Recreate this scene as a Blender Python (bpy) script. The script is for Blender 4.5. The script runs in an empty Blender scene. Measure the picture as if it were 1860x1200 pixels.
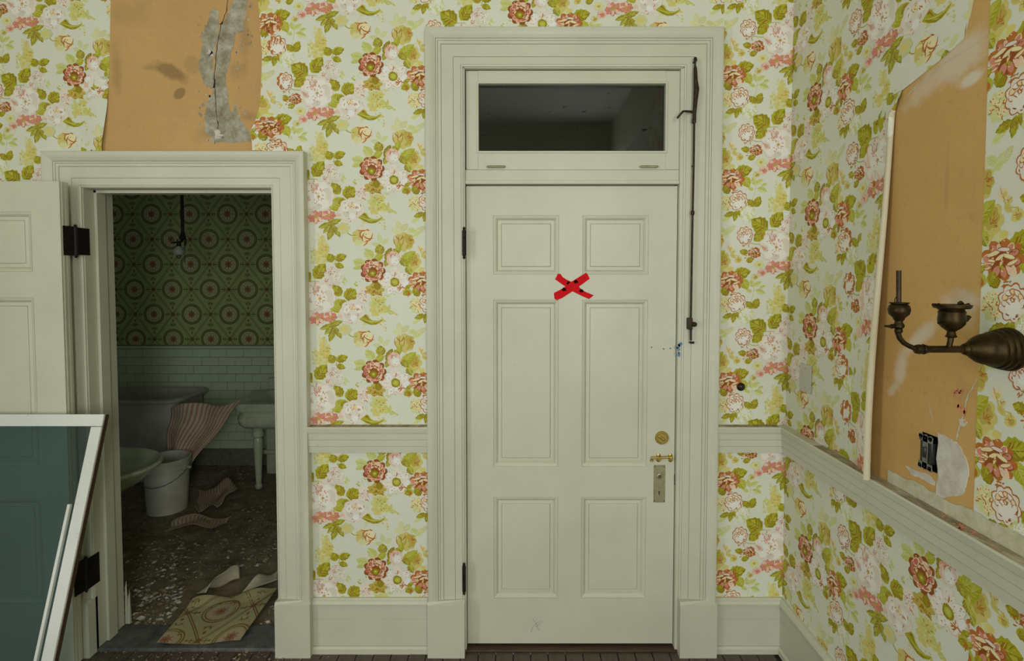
import bpy, bmesh, math, random
import numpy as np
from mathutils import Vector, Matrix

R = math.radians
# ------------------------------------------------------------------ camera
F = 960.0; PX, PY = 940.0, 536.0            # focal length and principal point in photo pixels
PITCH = R(2.15); D = 2.4; H = 1.744
CP, SP = math.cos(PITCH), math.sin(PITCH)
scene = bpy.context.scene
COL = scene.collection
cam_d = bpy.data.cameras.new('camera'); cam = bpy.data.objects.new('camera', cam_d); COL.objects.link(cam)
cam.location = (0, -D, H); cam.rotation_euler = (R(90) - PITCH, 0, 0)
cam_d.sensor_fit = 'HORIZONTAL'; cam_d.sensor_width = 36.0; cam_d.lens = 36.0 * F / 1860.0
cam_d.shift_x = (930 - PX) / 1860.0; cam_d.shift_y = (PY - 600) / 1860.0
cam_d.clip_start = 0.05
scene.camera = cam

# ------------------------------------------------------------------ world, lights, exposure
w = bpy.data.worlds.new('world'); scene.world = w; w.use_nodes = True
w.node_tree.nodes['Background'].inputs[0].default_value = (0.62, 0.72, 0.78, 1)
w.node_tree.nodes['Background'].inputs[1].default_value = 0.25
vs = scene.view_settings
vs.view_transform = 'Standard'; vs.look = 'None'; vs.gamma = 1.0; vs.use_curve_mapping = False
vs.exposure = 0.02

def area(name, loc, rot, sx, sy, power, color):
    l = bpy.data.lights.new(name, 'AREA'); l.shape = 'RECTANGLE'; l.size = sx; l.size_y = sy
    l.energy = power; l.color = color
    o = bpy.data.objects.new(name, l); COL.objects.link(o); o.location = loc; o.rotation_euler = rot
    return o
DAY = (0.98, 1.0, 1.06)
area('window_back_right_offscreen', (0.74, -4.60, 1.95), (R(-90), 0, R(180)), 0.80, 2.2, 68, DAY)
area('window_back_left_offscreen', (-1.95, -4.60, 1.95), (R(-90), 0, R(180)), 1.05, 2.2, 26, DAY)
area('window_left_offscreen', (-3.36, -3.35, 1.95), (R(90), 0, R(-90)), 1.05, 2.2, 62, DAY)

# ------------------------------------------------------------------ pixel helpers
def ray(px, py):
    dx = (px - PX) / F; dz = -(py - PY) / F
    return (dx, CP + dz * SP, -SP + dz * CP)
def atY(px, py, Y=0.0):
    d = ray(px, py); t = (Y + D) / d[1]
    return Vector((d[0] * t, Y, H + d[2] * t))
def atX(px, py, X):
    d = ray(px, py); t = X / d[0]
    return Vector((X, -D + d[1] * t, H + d[2] * t))
def atZ(px, py, Z=0.0):
    d = ray(px, py); t = (Z - H) / d[2]
    return Vector((d[0] * t, -D + d[1] * t, Z))
def zY(py, Y=0.0): return atY(940, py, Y).z

# ------------------------------------------------------------------ materials
def s2l(c):
    return tuple((x / 255 / 12.92) if x / 255 <= 0.04045 else ((x / 255 + 0.055) / 1.055) ** 2.4 for x in c)
MATS = {}
class N:
    def __init__(s, name):
        s.m = bpy.data.materials.new(name); s.m.use_nodes = True
        s.t = s.m.node_tree; s.b = s.t.nodes['Principled BSDF']; MATS[name] = s.m
    def n(s, typ, **kw):
        x = s.t.nodes.new(typ)
        for k, v in kw.items():
            if hasattr(x, k): setattr(x, k, v)
            else: x.inputs[k].default_value = v
        return x
    def l(s, a, b): s.t.links.new(a, b)
    def coord(s): return s.n('ShaderNodeTexCoord').outputs['Object']
    def noise(s, scale, detail=6, rough=0.6, dist=0.0, vec=None, stretch=None):
        t = s.n('ShaderNodeTexNoise'); t.inputs['Scale'].default_value = scale
        t.inputs['Detail'].default_value = detail; t.inputs['Roughness'].default_value = rough
        t.inputs['Distortion'].default_value = dist
        v = vec or s.coord()
        if stretch:
            mp = s.n('ShaderNodeMapping'); mp.inputs['Scale'].default_value = stretch
            s.l(v, mp.inputs[0]); v = mp.outputs[0]
        s.l(v, t.inputs['Vector']); return t.outputs['Fac']
    def ramp(s, fac, stops):
        r = s.n('ShaderNodeValToRGB'); e = r.color_ramp.elements
        while len(e) < len(stops): e.new(0.5)
        for el, (p, c) in zip(e, stops):
            el.position = p; el.color = (*c, 1) if len(c) == 3 else c
        s.l(fac, r.inputs[0]); return r.outputs[0]
    def mix(s, fac, a, b, mode='MIX'):
        m = s.n('ShaderNodeMix'); m.data_type = 'RGBA'; m.blend_type = mode
        for val, idx in ((fac, 0), (a, 6), (b, 7)):
            if isinstance(val, (int, float)): m.inputs[idx].default_value = val
            elif isinstance(val, tuple): m.inputs[idx].default_value = (*val, 1)
            else: s.l(val, m.inputs[idx])
        return m.outputs[2]
    def math(s, op, a, b=None, c=None):
        m = s.n('ShaderNodeMath'); m.operation = op
        for i, v in enumerate((a, b, c)):
            if v is None: continue
            if isinstance(v, (int, float)): m.inputs[i].default_value = v
            else: s.l(v, m.inputs[i])
        return m.outputs[0]
    def base(s, c, rough=0.5, metal=0.0, spec=None):
        if isinstance(c, tuple): s.b.inputs['Base Color'].default_value = (*c, 1)
        else: s.l(c, s.b.inputs['Base Color'])
        s.b.inputs['Roughness'].default_value = rough; s.b.inputs['Metallic'].default_value = metal
        if spec is not None: s.b.inputs['Specular IOR Level'].default_value = spec
    def bump(s, fac, strength=0.2, dist=0.002):
        b = s.n('ShaderNodeBump'); b.inputs['Strength'].default_value = strength; b.inputs['Distance'].default_value = dist
        s.l(fac, b.inputs['Height']); s.l(b.outputs[0], s.b.inputs['Normal'])
    def blob(s, vec, cu, cz, ru, rz, ang=0.0, soft=0.5, ns=9.0, amp=0.6):
        """irregular stain mask: 1 inside, 0 outside; vec has the wall coordinates in X (along) and Z (up)"""
        mp = s.n('ShaderNodeMapping'); mp.vector_type = 'TEXTURE'
        mp.inputs['Location'].default_value = (cu, 0, cz); mp.inputs['Rotation'].default_value = (0, -ang, 0)
        mp.inputs['Scale'].default_value = (ru, 1e3, rz); s.l(vec, mp.inputs[0])
        ln = s.n('ShaderNodeVectorMath'); ln.operation = 'LENGTH'; s.l(mp.outputs[0], ln.inputs[0])
        nz = s.noise(ns, 5, 0.65, vec=vec)
        d = s.math('ADD', ln.outputs['Value'], s.math('MULTIPLY', s.math('SUBTRACT', nz, 0.5), amp * 2))
        mr = s.n('ShaderNodeMapRange'); mr.interpolation_type = 'SMOOTHSTEP'
        mr.inputs[1].default_value = 1.0; mr.inputs[2].default_value = 1.0 - soft
        s.l(d, mr.inputs[0]); return mr.outputs[0]

def paint(name, c, c2, rough=0.45, bump=0.12, dirt=(0.22, 0.2, 0.12), dirt_amt=0.25):
    m = N(name)
    col = m.mix(m.ramp(m.noise(2.3, 5), [(0.35, (0, 0, 0)), (0.7, (1, 1, 1))]), c, c2)
    spots = m.ramp(m.noise(38, 7, 0.7), [(0.66, (0, 0, 0)), (0.74, (1, 1, 1))])
    col = m.mix(m.math('MULTIPLY', spots, dirt_amt), col, dirt)
    m.base(col, rough); m.bump(m.noise(160, 4, 0.6), bump, 0.001)
    return m
paint('white_paint', (0.60, 0.60, 0.46), (0.53, 0.535, 0.40))
paint('trim_paint', (0.59, 0.59, 0.455), (0.52, 0.525, 0.395), dirt_amt=0.35)
paint('sash_paint', (0.72, 0.75, 0.68), (0.62, 0.65, 0.58), dirt=(0.16, 0.10, 0.05), dirt_amt=0.7)
paint('ceiling_paint', (0.66, 0.66, 0.56), (0.6, 0.6, 0.5), rough=0.8)
paint('plain_wall', (0.55, 0.54, 0.36), (0.48, 0.47, 0.30), rough=0.8)
paint('hall_ceiling', (0.62, 0.64, 0.60), (0.56, 0.58, 0.55), rough=0.7, dirt=(.05, .05, .05))
paint('plate_paint', (0.55, 0.55, 0.45), (0.5, 0.5, 0.41), rough=0.5)
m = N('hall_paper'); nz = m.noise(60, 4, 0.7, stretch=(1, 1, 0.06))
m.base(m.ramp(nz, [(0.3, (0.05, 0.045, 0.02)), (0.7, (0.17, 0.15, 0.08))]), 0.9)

m = N('dark_iron'); nz = m.noise(60, 6)
m.base(m.ramp(nz, [(0.35, (0.006, 0.005, 0.003)), (0.75, (0.024, 0.016, 0.009))]), 0.6, 0.4); m.bump(nz, 0.3, 0.001)
m = N('rod_iron'); nz = m.noise(70, 6)
m.base(m.ramp(nz, [(0.35, (0.02, 0.013, 0.008)), (0.75, (0.07, 0.042, 0.02))]), 0.5, 0.6)
m = N('brass'); nz = m.noise(50, 5)
m.base(m.ramp(nz, [(0.3, (0.42, 0.30, 0.07)), (0.7, (0.62, 0.48, 0.15))]), 0.33, 1.0)
m = N('dull_brass'); nz = m.noise(60, 5)
m.base(m.ramp(nz, [(0.3, (0.30, 0.28, 0.15)), (0.7, (0.42, 0.40, 0.24))]), 0.45, 0.6)
m = N('bronze'); nz = m.noise(35, 6, 0.7)
m.base(m.ramp(nz, [(0.3, (0.014, 0.009, 0.002)), (0.7, (0.058, 0.036, 0.008))]), 0.45, 0.8); m.bump(nz, 0.15, 0.001)
m = N('black_bakelite'); m.base(m.ramp(m.noise(40), [(0.3, (0.008, 0.008, 0.008)), (0.8, (0.02, 0.02, 0.018))]), 0.35)
m = N('zinc'); nz = m.noise(90, 6); m.base(m.ramp(nz, [(0.35, (0.10, 0.11, 0.09)), (0.7, (0.26, 0.28, 0.23))]), 0.5, 0.4)
m = N('red_tape'); nz = m.noise(60, 4, 0.6, stretch=(1, 1, 6))
m.base(m.ramp(nz, [(0.3, (0.50, 0.0, 0.002)), (0.7, (0.74, 0.0, 0.004))]), 0.6, spec=0.15)
m = N('tape_ink'); m.base(m.ramp(m.noise(80), [(0.3, (0.012, 0.002, 0.002)), (0.8, (0.03, 0.006, 0.005))]), 0.9, spec=0.05)
m = N('floor_wood'); nz = m.noise(14, 8, 0.7, 0.5, stretch=(6, 0.6, 1))
m.base(m.mix(m.ramp(m.noise(5), [(0.4, (0, 0, 0)), (0.7, (1, 1, 1))]), m.ramp(nz, [(0.3, (0.030, 0.017, 0.008)), (0.7, (0.11, 0.065, 0.035))]), (0.10, 0.085, 0.065)), 0.6); m.bump(nz, 0.3, 0.002)
m = N('threshold_wood'); nz = m.noise(20, 8, 0.7, stretch=(0.5, 6, 1))
m.base(m.ramp(nz, [(0.3, (0.03, 0.016, 0.008)), (0.75, (0.10, 0.055, 0.028))]), 0.6)
m = N('grey_stone'); nz = m.noise(18, 8, 0.7)
m.base(m.ramp(nz, [(0.3, (0.05, 0.052, 0.048)), (0.75, (0.17, 0.17, 0.15))]), 0.7); m.bump(nz, 0.4, 0.003)
m = N('dirt_floor'); nz = m.noise(9, 10, 0.75, 0.3)
m.base(m.ramp(nz, [(0.3, (0.10, 0.078, 0.04)), (0.55, (0.25, 0.205, 0.115)), (0.75, (0.42, 0.36, 0.23))]), 0.95); m.bump(nz, 0.8, 0.012)
m = N('rubble'); nz = m.noise(16, 3)
m.base(m.ramp(nz, [(0.35, (0.13, 0.10, 0.055)), (0.55, (0.28, 0.23, 0.14)), (0.70, (0.40, 0.35, 0.23)), (0.78, (0.72, 0.68, 0.55))]), 0.95)
m = N('pale_rubble'); nz = m.noise(20, 4)
m.base(m.ramp(nz, [(0.35, (0.35, 0.31, 0.22)), (0.65, (0.72, 0.69, 0.58))]), 0.95)
m = N('tile_glaze'); nz = m.noise(3, 6)
m.base(m.ramp(nz, [(0.3, (0.46, 0.58, 0.36)), (0.7, (0.58, 0.70, 0.46))]), 0.22)
m = N('grout'); nz = m.noise(40, 5); m.base(m.ramp(nz, [(0.3, (0.10, 0.12, 0.07)), (0.7, (0.2, 0.22, 0.14))]), 0.9)
m = N('porcelain'); nz = m.noise(7, 7, 0.65)
m.base(m.ramp(nz, [(0.3, (0.40, 0.45, 0.27)), (0.7, (0.62, 0.70, 0.48))]), 0.18)
m = N('bucket_plastic'); nz = m.noise(9, 6)
m.base(m.ramp(nz, [(0.3, (0.42, 0.41, 0.31)), (0.7, (0.56, 0.56, 0.44))]), 0.5)
m = N('dingy_enamel'); nz = m.noise(6, 6)
m.base(m.ramp(nz, [(0.3, (0.32, 0.32, 0.23)), (0.7, (0.48, 0.48, 0.37))]), 0.4)
m = N('paper_back'); nz = m.noise(22, 6)
m.base(m.ramp(nz, [(0.3, (0.45, 0.40, 0.26)), (0.7, (0.60, 0.55, 0.38))]), 0.8)
m = N('striped_paper')
wv = m.n('ShaderNodeTexWave'); wv.inputs['Scale'].default_value = 5.0; wv.inputs['Distortion'].default_value = 1.6; wv.inputs['Detail'].default_value = 3
uvn = m.n('ShaderNodeAttribute'); uvn.attribute_name = 'sheet'; m.l(uvn.outputs['Vector'], wv.inputs['Vector'])
m.base(m.mix(0.35, m.ramp(wv.outputs['Fac'], [(0.2, (0.42, 0.20, 0.10)), (0.45, (0.62, 0.52, 0.34)), (0.7, (0.52, 0.34, 0.20)), (0.9, (0.66, 0.60, 0.44))]), m.ramp(m.noise(8), [(0.3, (0.2, 0.15, 0.09)), (0.7, (0.5, 0.42, 0.3))])), 0.85)
m = N('crack'); m.base(m.ramp(m.noise(50), [(0.3, (0.03, 0.02, 0.012)), (0.8, (0.12, 0.08, 0.05))]), 0.95)
m = N('grey_filler'); nz = m.noise(14, 9, 0.72); nz2 = m.noise(55, 5, 0.7)
c = m.ramp(nz, [(0.32, (0.17, 0.135, 0.07)), (0.5, (0.34, 0.31, 0.215)), (0.68, (0.54, 0.52, 0.42))])
c = m.mix(m.ramp(nz2, [(0.62, (0, 0, 0)), (0.72, (0.8, 0.8, 0.8))]), c, (0.10, 0.08, 0.05))
m.base(c, 0.9); m.bump(nz, 0.5, 0.004)
m = N('white_filler'); nz = m.noise(16, 8, 0.7)
c = m.ramp(nz, [(0.3, (0.46, 0.40, 0.30)), (0.6, (0.66, 0.64, 0.55))])
c = m.mix(m.ramp(m.noise(11, 3), [(0.66, (0, 0, 0)), (0.76, (0.5, 0.5, 0.5))]), c, (0.55, 0.16, 0.12))
m.base(c, 0.9); m.bump(nz, 0.3, 0.003)
m = N('pink_specks'); m.base(m.ramp(m.noise(60), [(0.3, (0.75, 0.22, 0.12)), (0.7, (0.80, 0.34, 0.2))]), 0.7)
m = N('dusty_ledge'); nz = m.noise(24, 8, 0.75, stretch=(1, 0.35, 1))
m.base(m.ramp(nz, [(0.35, (0.16, 0.12, 0.06)), (0.52, (0.34, 0.29, 0.17)), (0.68, (0.52, 0.50, 0.36))]), 0.9)
m = N('paper_remnant'); nz = m.noise(26, 7, 0.7)
m.base(m.ramp(nz, [(0.3, (0.42, 0.40, 0.24)), (0.6, (0.60, 0.59, 0.42))]), 0.85)
m = N('scuff'); m.base(m.ramp(m.noise(60), [(0.3, (0.16, 0.15, 0.11)), (0.7, (0.25, 0.24, 0.18))]), 0.8)
m = N('blue_paint'); m.base(m.ramp(m.noise(60), [(0.3, (0.07, 0.22, 0.42)), (0.7, (0.12, 0.3, 0.5))]), 0.6)
m = N('bulb_glass'); m.base(m.ramp(m.noise(8), [(0.3, (0.75, 0.8, 0.75)), (0.7, (0.85, 0.9, 0.85))]), 0.06)
m.b.inputs['Transmission Weight'].default_value = 0.85; m.b.inputs['IOR'].default_value = 1.3

def glass(name, tint, dirt, dirt_amt, gloss=1.0, specks=False):
    m = N(name); out = m.t.nodes['Material Output']
    tr = m.n('ShaderNodeBsdfTransparent'); tr.inputs[0].default_value = (*tint, 1)
    gl = m.n('ShaderNodeBsdfGlossy'); gl.inputs['Roughness'].default_value = 0.03
    gl.inputs['Color'].default_value = (gloss, gloss, gloss, 1)
    lw = m.n('ShaderNodeLayerWeight'); lw.inputs[0].default_value = 0.5
    frs = m.math('ADD', m.math('MULTIPLY', m.math('POWER', lw.outputs['Facing'], 5.0), 0.5), 0.04)
    a = m.n('ShaderNodeMixShader'); m.l(frs, a.inputs[0]); m.l(tr.outputs[0], a.inputs[1]); m.l(gl.outputs[0], a.inputs[2])
    df = m.n('ShaderNodeBsdfDiffuse'); df.inputs[0].default_value = (*dirt, 1)
    nz = m.ramp(m.noise(5, 8, 0.7), [(0.35, (0.3, 0.3, 0.3)), (0.75, (1, 1, 1))])
    fac = m.math('MULTIPLY', nz, dirt_amt)
    if specks:
        sp = m.ramp(m.noise(30, 4, 0.7, stretch=(0.6, 1, 1.6)), [(0.66, (0, 0, 0)), (0.70, (1, 1, 1))])
        df2 = m.mix(sp, dirt, (0.01, 0.01, 0.008)); m.l(df2, df.inputs[0])
        fac = m.math('MAXIMUM', fac, m.math('MULTIPLY', sp, 0.8))
    b = m.n('ShaderNodeMixShader'); m.l(fac, b.inputs[0]); m.l(a.outputs[0], b.inputs[1]); m.l(df.outputs[0], b.inputs[2])
    m.l(b.outputs[0], out.inputs[0]); m.t.nodes.remove(m.b)
glass('sash_glass', (0.56, 0.66, 0.69), (0.30, 0.40, 0.42), 0.03)
glass('transom_glass', (0.84, 0.88, 0.88), (0.06, 0.07, 0.07), 0.03, specks=True)

m = N('printed_paper'); at = m.n('ShaderNodeAttribute'); at.attribute_name = 'pcol'
v = m.ramp(m.noise(420, 4, 0.7), [(0.3, (0.86, 0.86, 0.86)), (0.7, (1, 1, 1))])
v2 = m.ramp(m.noise(1.3, 4), [(0.3, (0.93, 0.92, 0.90)), (0.7, (1, 1, 1))])
m.base(m.mix(1.0, m.mix(1.0, at.outputs['Color'], v, 'MULTIPLY'), v2, 'MULTIPLY'), 0.6, spec=0.3)

# ------------------------------------------------------------------ mesh helpers
def link(name, me, parent=None, kind=None):
    o = bpy.data.objects.new(name, me); COL.objects.link(o)
    if parent is not None:
        o.parent = parent; o.matrix_parent_inverse = Matrix.Translation(-Vector(parent.get('base', (0, 0, 0))))
    if kind: o['kind'] = kind
    return o
def thing(name, loc, label=None, cat=None, group=None, kind=None):
    o = bpy.data.objects.new(name, None); COL.objects.link(o); o.location = loc; o['base'] = [float(x) for x in loc]
    o.empty_display_size = 0.05
    tag(o, label, cat, group, kind); return o
def tag(o, label=None, cat=None, group=None, kind=None):
    if label: o['label'] = label
    if cat: o['category'] = cat
    if group: o['group'] = group
    if kind: o['kind'] = kind
    return o
class MB:
    def __init__(s): s.v = []; s.f = []
    def add(s, vs_, fs):
        k = len(s.v); s.v += [tuple(p) for p in vs_]; s.f += [tuple(i + k for i in f) for f in fs]; return s
    def box(s, x0, x1, y0, y1, z0, z1):
        vs_ = [(x, y, z) for z in (z0, z1) for y in (y0, y1) for x in (x0, x1)]
        return s.add(vs_, [(0, 2, 3, 1), (4, 5, 7, 6), (0, 1, 5, 4), (1, 3, 7, 5), (3, 2, 6, 7), (2, 0, 4, 6)])
    def obox(s, o, ex, ey, ez):
        """box from corner o along three edge vectors"""
        o, ex, ey, ez = map(Vector, (o, ex, ey, ez))
        vs_ = [o + ex * a + ey * b + ez * c for c in (0, 1) for b in (0, 1) for a in (0, 1)]
        return s.add(vs_, [(0, 2, 3, 1), (4, 5, 7, 6), (0, 1, 5, 4), (1, 3, 7, 5), (3, 2, 6, 7), (2, 0, 4, 6)])
    def lathe(s, prof, c, axis=(0, 0, 1), n=24, sx=1.0, sy=1.0, caps=True):
        """prof: list of (distance along axis, radius)"""
        a = Vector(axis).normalized(); c = Vector(c)
        t = Vector((0, 0, 1)) if abs(a.z) < 0.9 else Vector((1, 0, 0))
        e1 = t.cross(a).normalized(); e2 = a.cross(e1)
        if abs(a.z) > 0.9: e1, e2 = Vector((1, 0, 0)), Vector((0, 1, 0))
        vs_ = []
        for h, r in prof:
            for k in range(n):
                q = 2 * math.pi * k / n
                vs_.append(c + a * h + e1 * (r * sx * math.cos(q)) + e2 * (r * sy * math.sin(q)))
        fs = []
        for i in range(len(prof) - 1):
            for k in range(n):
                k2 = (k + 1) % n
                fs.append((i * n + k, i * n + k2, (i + 1) * n + k2, (i + 1) * n + k))
        if caps: fs.append(tuple(range(n - 1, -1, -1))); fs.append(tuple((len(prof) - 1) * n + k for k in range(n)))
        return s.add(vs_, fs)
    def tube(s, pts, r, n=12):
        pts = [Vector(p) for p in pts]; rr = r if isinstance(r, (list, tuple)) else [r] * len(pts)
        vs_ = []; prev = None
        for i, p in enumerate(pts):
            d = (pts[min(i + 1, len(pts) - 1)] - pts[max(i - 1, 0)]).normalized()
            if prev is None:
                t = Vector((0, 0, 1)) if abs(d.z) < 0.9 else Vector((0, 1, 0)); e1 = d.cross(t).normalized()
            else: e1 = (prev - d * prev.dot(d)).normalized()
            prev = e1; e2 = d.cross(e1)
            for k in range(n):
                q = 2 * math.pi * k / n; vs_.append(p + (e1 * math.cos(q) + e2 * math.sin(q)) * rr[i])
        fs = [(i * n + k, i * n + (k + 1) % n, (i + 1) * n + (k + 1) % n, (i + 1) * n + k) for i in range(len(pts) - 1) for k in range(n)]
        fs.append(tuple(range(n - 1, -1, -1))); fs.append(tuple((len(pts) - 1) * n + k for k in range(n)))
        return s.add(vs_, fs)
    def prism(s, poly, off):
        """poly: 3D polygon, extruded by off"""
        off = Vector(off); n = len(poly); vs_ = [Vector(p) for p in poly] + [Vector(p) + off for p in poly]
        fs = [tuple(range(n)), tuple(range(2 * n - 1, n - 1, -1))] + [(i, i + n, (i + 1) % n + n, (i + 1) % n) for i in range(n)]
        return s.add(vs_, fs)
    def build(s, name, mat, parent=None, smooth=False, bevel=0.0, kind=None, label=None, fixn=True):
        me = bpy.data.meshes.new(name); me.from_pydata(s.v, [], s.f)
        if fixn:
            bm = bmesh.new(); bm.from_mesh(me); bmesh.ops.recalc_face_normals(bm, faces=bm.faces); bm.to_mesh(me); bm.free()
        me.materials.append(MATS[mat])
        if smooth: me.polygons.foreach_set('use_smooth', [True] * len(me.polygons)); me.set_sharp_from_angle(angle=R(38))
        o = link(name, me, parent, kind)
        if label: o['label'] = label
        if bevel:
            b = o.modifiers.new('bevel', 'BEVEL'); b.width = bevel; b.segments = 2; b.limit_method = 'ANGLE'; b.angle_limit = R(40)
            if not smooth: me.polygons.foreach_set('use_smooth', [True] * len(me.polygons)); me.set_sharp_from_angle(angle=R(30))
        return o

def cut(o, cutter):
    """cut a real hole: boolean difference with a temporary mesh, applied at once"""
    c = cutter.build('cutter', 'black_bakelite'); md = o.modifiers.new('cut', 'BOOLEAN'); md.operation = 'DIFFERENCE'; md.solver = 'EXACT'; md.object = c
    bpy.context.view_layer.update(); dg = bpy.context.evaluated_depsgraph_get()
    me = bpy.data.meshes.new_from_object(o.evaluated_get(dg)); o.modifiers.clear(); o.data = me
    bpy.data.objects.remove(c)
# ------------------------------------------------------------------ key dimensions
XR = 1.23                              # right wall plane
RX0, RY0, ZC = -3.3, -4.55, 3.75       # room: left wall, back wall, ceiling
TW = 0.14                              # thickness of the front wall
XB0, XB1, YB1 = -4.3, -1.0 + 0.0, 2.4  # bathroom
# main doorway
MX0, MX1 = atY(843.5, 500).x, atY(1236, 500).x
MZ1 = zY(125)
# bathroom doorway
BX0, BX1 = -1.95, atY(499, 560).x
BZ1 = zY(342)
RAIL0, RAIL1 = zY(818), zY(771)        # chair rail bottom and top
BASE1 = zY(1083)

# ------------------------------------------------------------------ setting: shell
def wall(name, boxes, mat):
    mb = MB()
    for b in boxes: mb.box(*b)
    return tag(mb.build(name, mat), kind='structure')
wf = wall('wall_front', [(RX0 - .1, BX0 - .015, 0, TW, 0, ZC), (BX0 - .015, BX1 + .015, 0, TW, BZ1 + .015, ZC), (BX1 + .015, MX0 - .01, 0, TW, 0, ZC), (MX0 - .01, MX1 + .01, 0, TW, MZ1 + .01, ZC), (MX1 + .01, XR + .12, 0, TW, 0, ZC)], 'plain_wall')
wr = wall('wall_right', [(XR, XR + .12, RY0, 0, 0, ZC)], 'plain_wall')
wall('wall_left', [(RX0 - .12, RX0, RY0, -3.9, 0, ZC), (RX0 - .12, RX0, -3.9, -2.8, 0, .85), (RX0 - .12, RX0, -3.9, -2.8, 3.05, ZC), (RX0 - .12, RX0, -2.8, 0, 0, ZC)], 'plain_wall')
wins = [(-2.50, -1.40), (0.32, 1.16)]
bk = [(RX0 - .12, -2.50, RY0 - .2, RY0, 0, ZC), (-1.40, 0.32, RY0 - .2, RY0, 0, ZC), (1.16, XR + .12, RY0 - .2, RY0, 0, ZC)]
for a, b in wins: bk += [(a, b, RY0 - .2, RY0, 0, 0.85), (a, b, RY0 - .2, RY0, 3.05, ZC)]
wall('wall_back', bk, 'plain_wall')
wall('ceiling', [(RX0 - .12, XR + .12, RY0 - .2, TW, ZC, ZC + .1)], 'ceiling_paint')

# floor with boards
fl = tag(MB().box(RX0 - .1, XR, RY0, 0.0, -0.05, -0.022).build('floor', 'floor_wood'), kind='structure')
pl = MB().box(-0.0385, 0.0385, RY0, 0.0, -0.021, 0.0).build('plank', 'floor_wood', fl, bevel=0.002)
xs = np.arange(RX0 + .04, XR - .03, 0.08); rnd = random.Random(3)
for i, x in enumerate(xs):
    o = pl if i == 0 else pl.copy()
    if i: COL.objects.link(o)
    o.location = (float(x), 0, rnd.uniform(-.001, .001))

# window frames behind the camera
for i, (a, b) in enumerate(wins):
    t = thing('window_%d' % (i + 2), ((a + b) / 2, RY0, 0.85), kind='structure')
    mb = MB()
    mb.box(a, a + .06, RY0 - .06, RY0 + .02, .85, 3.05).box(b - .06, b, RY0 - .06, RY0 + .02, .85, 3.05).box(a, b, RY0 - .06, RY0 + .02, 2.99, 3.05)
    mb.build('window_frame', 'trim_paint', t)
    MB().box(a - .05, b + .05, RY0 - .06, RY0 + .06, .81, .85).build('window_sill', 'trim_paint', t)

t = thing('window_4', (RX0, -3.35, .85), kind='structure')
MB().box(RX0 - .06, RX0 + .02, -3.9, -3.84, .85, 3.05).box(RX0 - .06, RX0 + .02, -2.86, -2.8, .85, 3.05).box(RX0 - .06, RX0 + .02, -3.9, -2.8, 2.99, 3.05).build('window_frame', 'trim_paint', t)
MB().box(RX0 - .06, RX0 + .06, -3.95, -2.75, .81, .85).build('window_sill', 'trim_paint', t)

# ------------------------------------------------------------------ wallpaper drawing (tile measured in photo-crop units)
PAL = dict(paper=(187, 190, 173), pw=(198, 193, 179), pw2=(190, 184, 168), pw3=(204, 201, 190), pink=(182, 120, 100), dpink=(168, 92, 80), lpink=(198, 168, 148),
           rust=(156, 94, 36), drust=(124, 66, 20), cream=(208, 188, 146), dol=(126, 114, 8), ol=(146, 144, 20), mol=(158, 158, 52),
           lg=(168, 172, 94), vlg=(178, 183, 126), kh=(182, 172, 98), kh2=(166, 150, 66), pkh=(182, 182, 130), brown=(130, 98, 14), ygr=(160, 152, 40), grey=(176, 174, 152))
TILE = []; TR = random.Random(11)
def P(pts, c): TILE.append((np.array(pts, float), c))
def ell(cx, cy, a, b, ang, c, n=11, jit=0.07):
    q = R(ang); pts = []
    for k in range(n):
        t = 2 * math.pi * k / n; r = 1 + TR.uniform(-jit, jit)
        x, y = a * r * math.cos(t), b * r * math.sin(t)
        pts.append((cx + x * math.cos(q) + y * math.sin(q), cy - x * math.sin(q) + y * math.cos(q)))
    P(pts, c)
def lobed(cx, cy, rx, ry, lobes, c, depth=0.1, ph=0.0, n=None):
    n = n or lobes * 4; pts = []
    for k in range(n):
        t = 2 * math.pi * k / n; r = 1 - depth + depth * abs(math.cos(lobes * t / 2 + ph)) * 2 - depth * 0.3 + TR.uniform(-.025, .025)
        pts.append((cx + rx * r * math.cos(t), cy + ry * r * math.sin(t)))
    P(pts, c)
def stroke(pts, w, c, taper=True):
    pts = np.array(pts, float); n = len(pts)
    d = np.gradient(pts, axis=0); d /= np.linalg.norm(d, axis=1)[:, None] + 1e-9
    nn = np.stack([-d[:, 1], d[:, 0]], 1); t = np.linspace(0, 1, n)
    ww = w * (np.sin(np.pi * (0.12 + 0.8 * t)) if taper else np.ones(n)) / 2
    P(np.concatenate([pts + nn * ww[:, None], (pts - nn * ww[:, None])[::-1]]), c)
def curve(x0, y0, x1, y1, bend, n=6):
    out = []
    for i in range(n):
        t = i / (n - 1); bx, by = -(y1 - y0), (x1 - x0); k = bend * 4 * t * (1 - t)
        out.append((x0 + (x1 - x0) * t + bx * k, y0 + (y1 - y0) * t + by * k))
    return out
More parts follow.
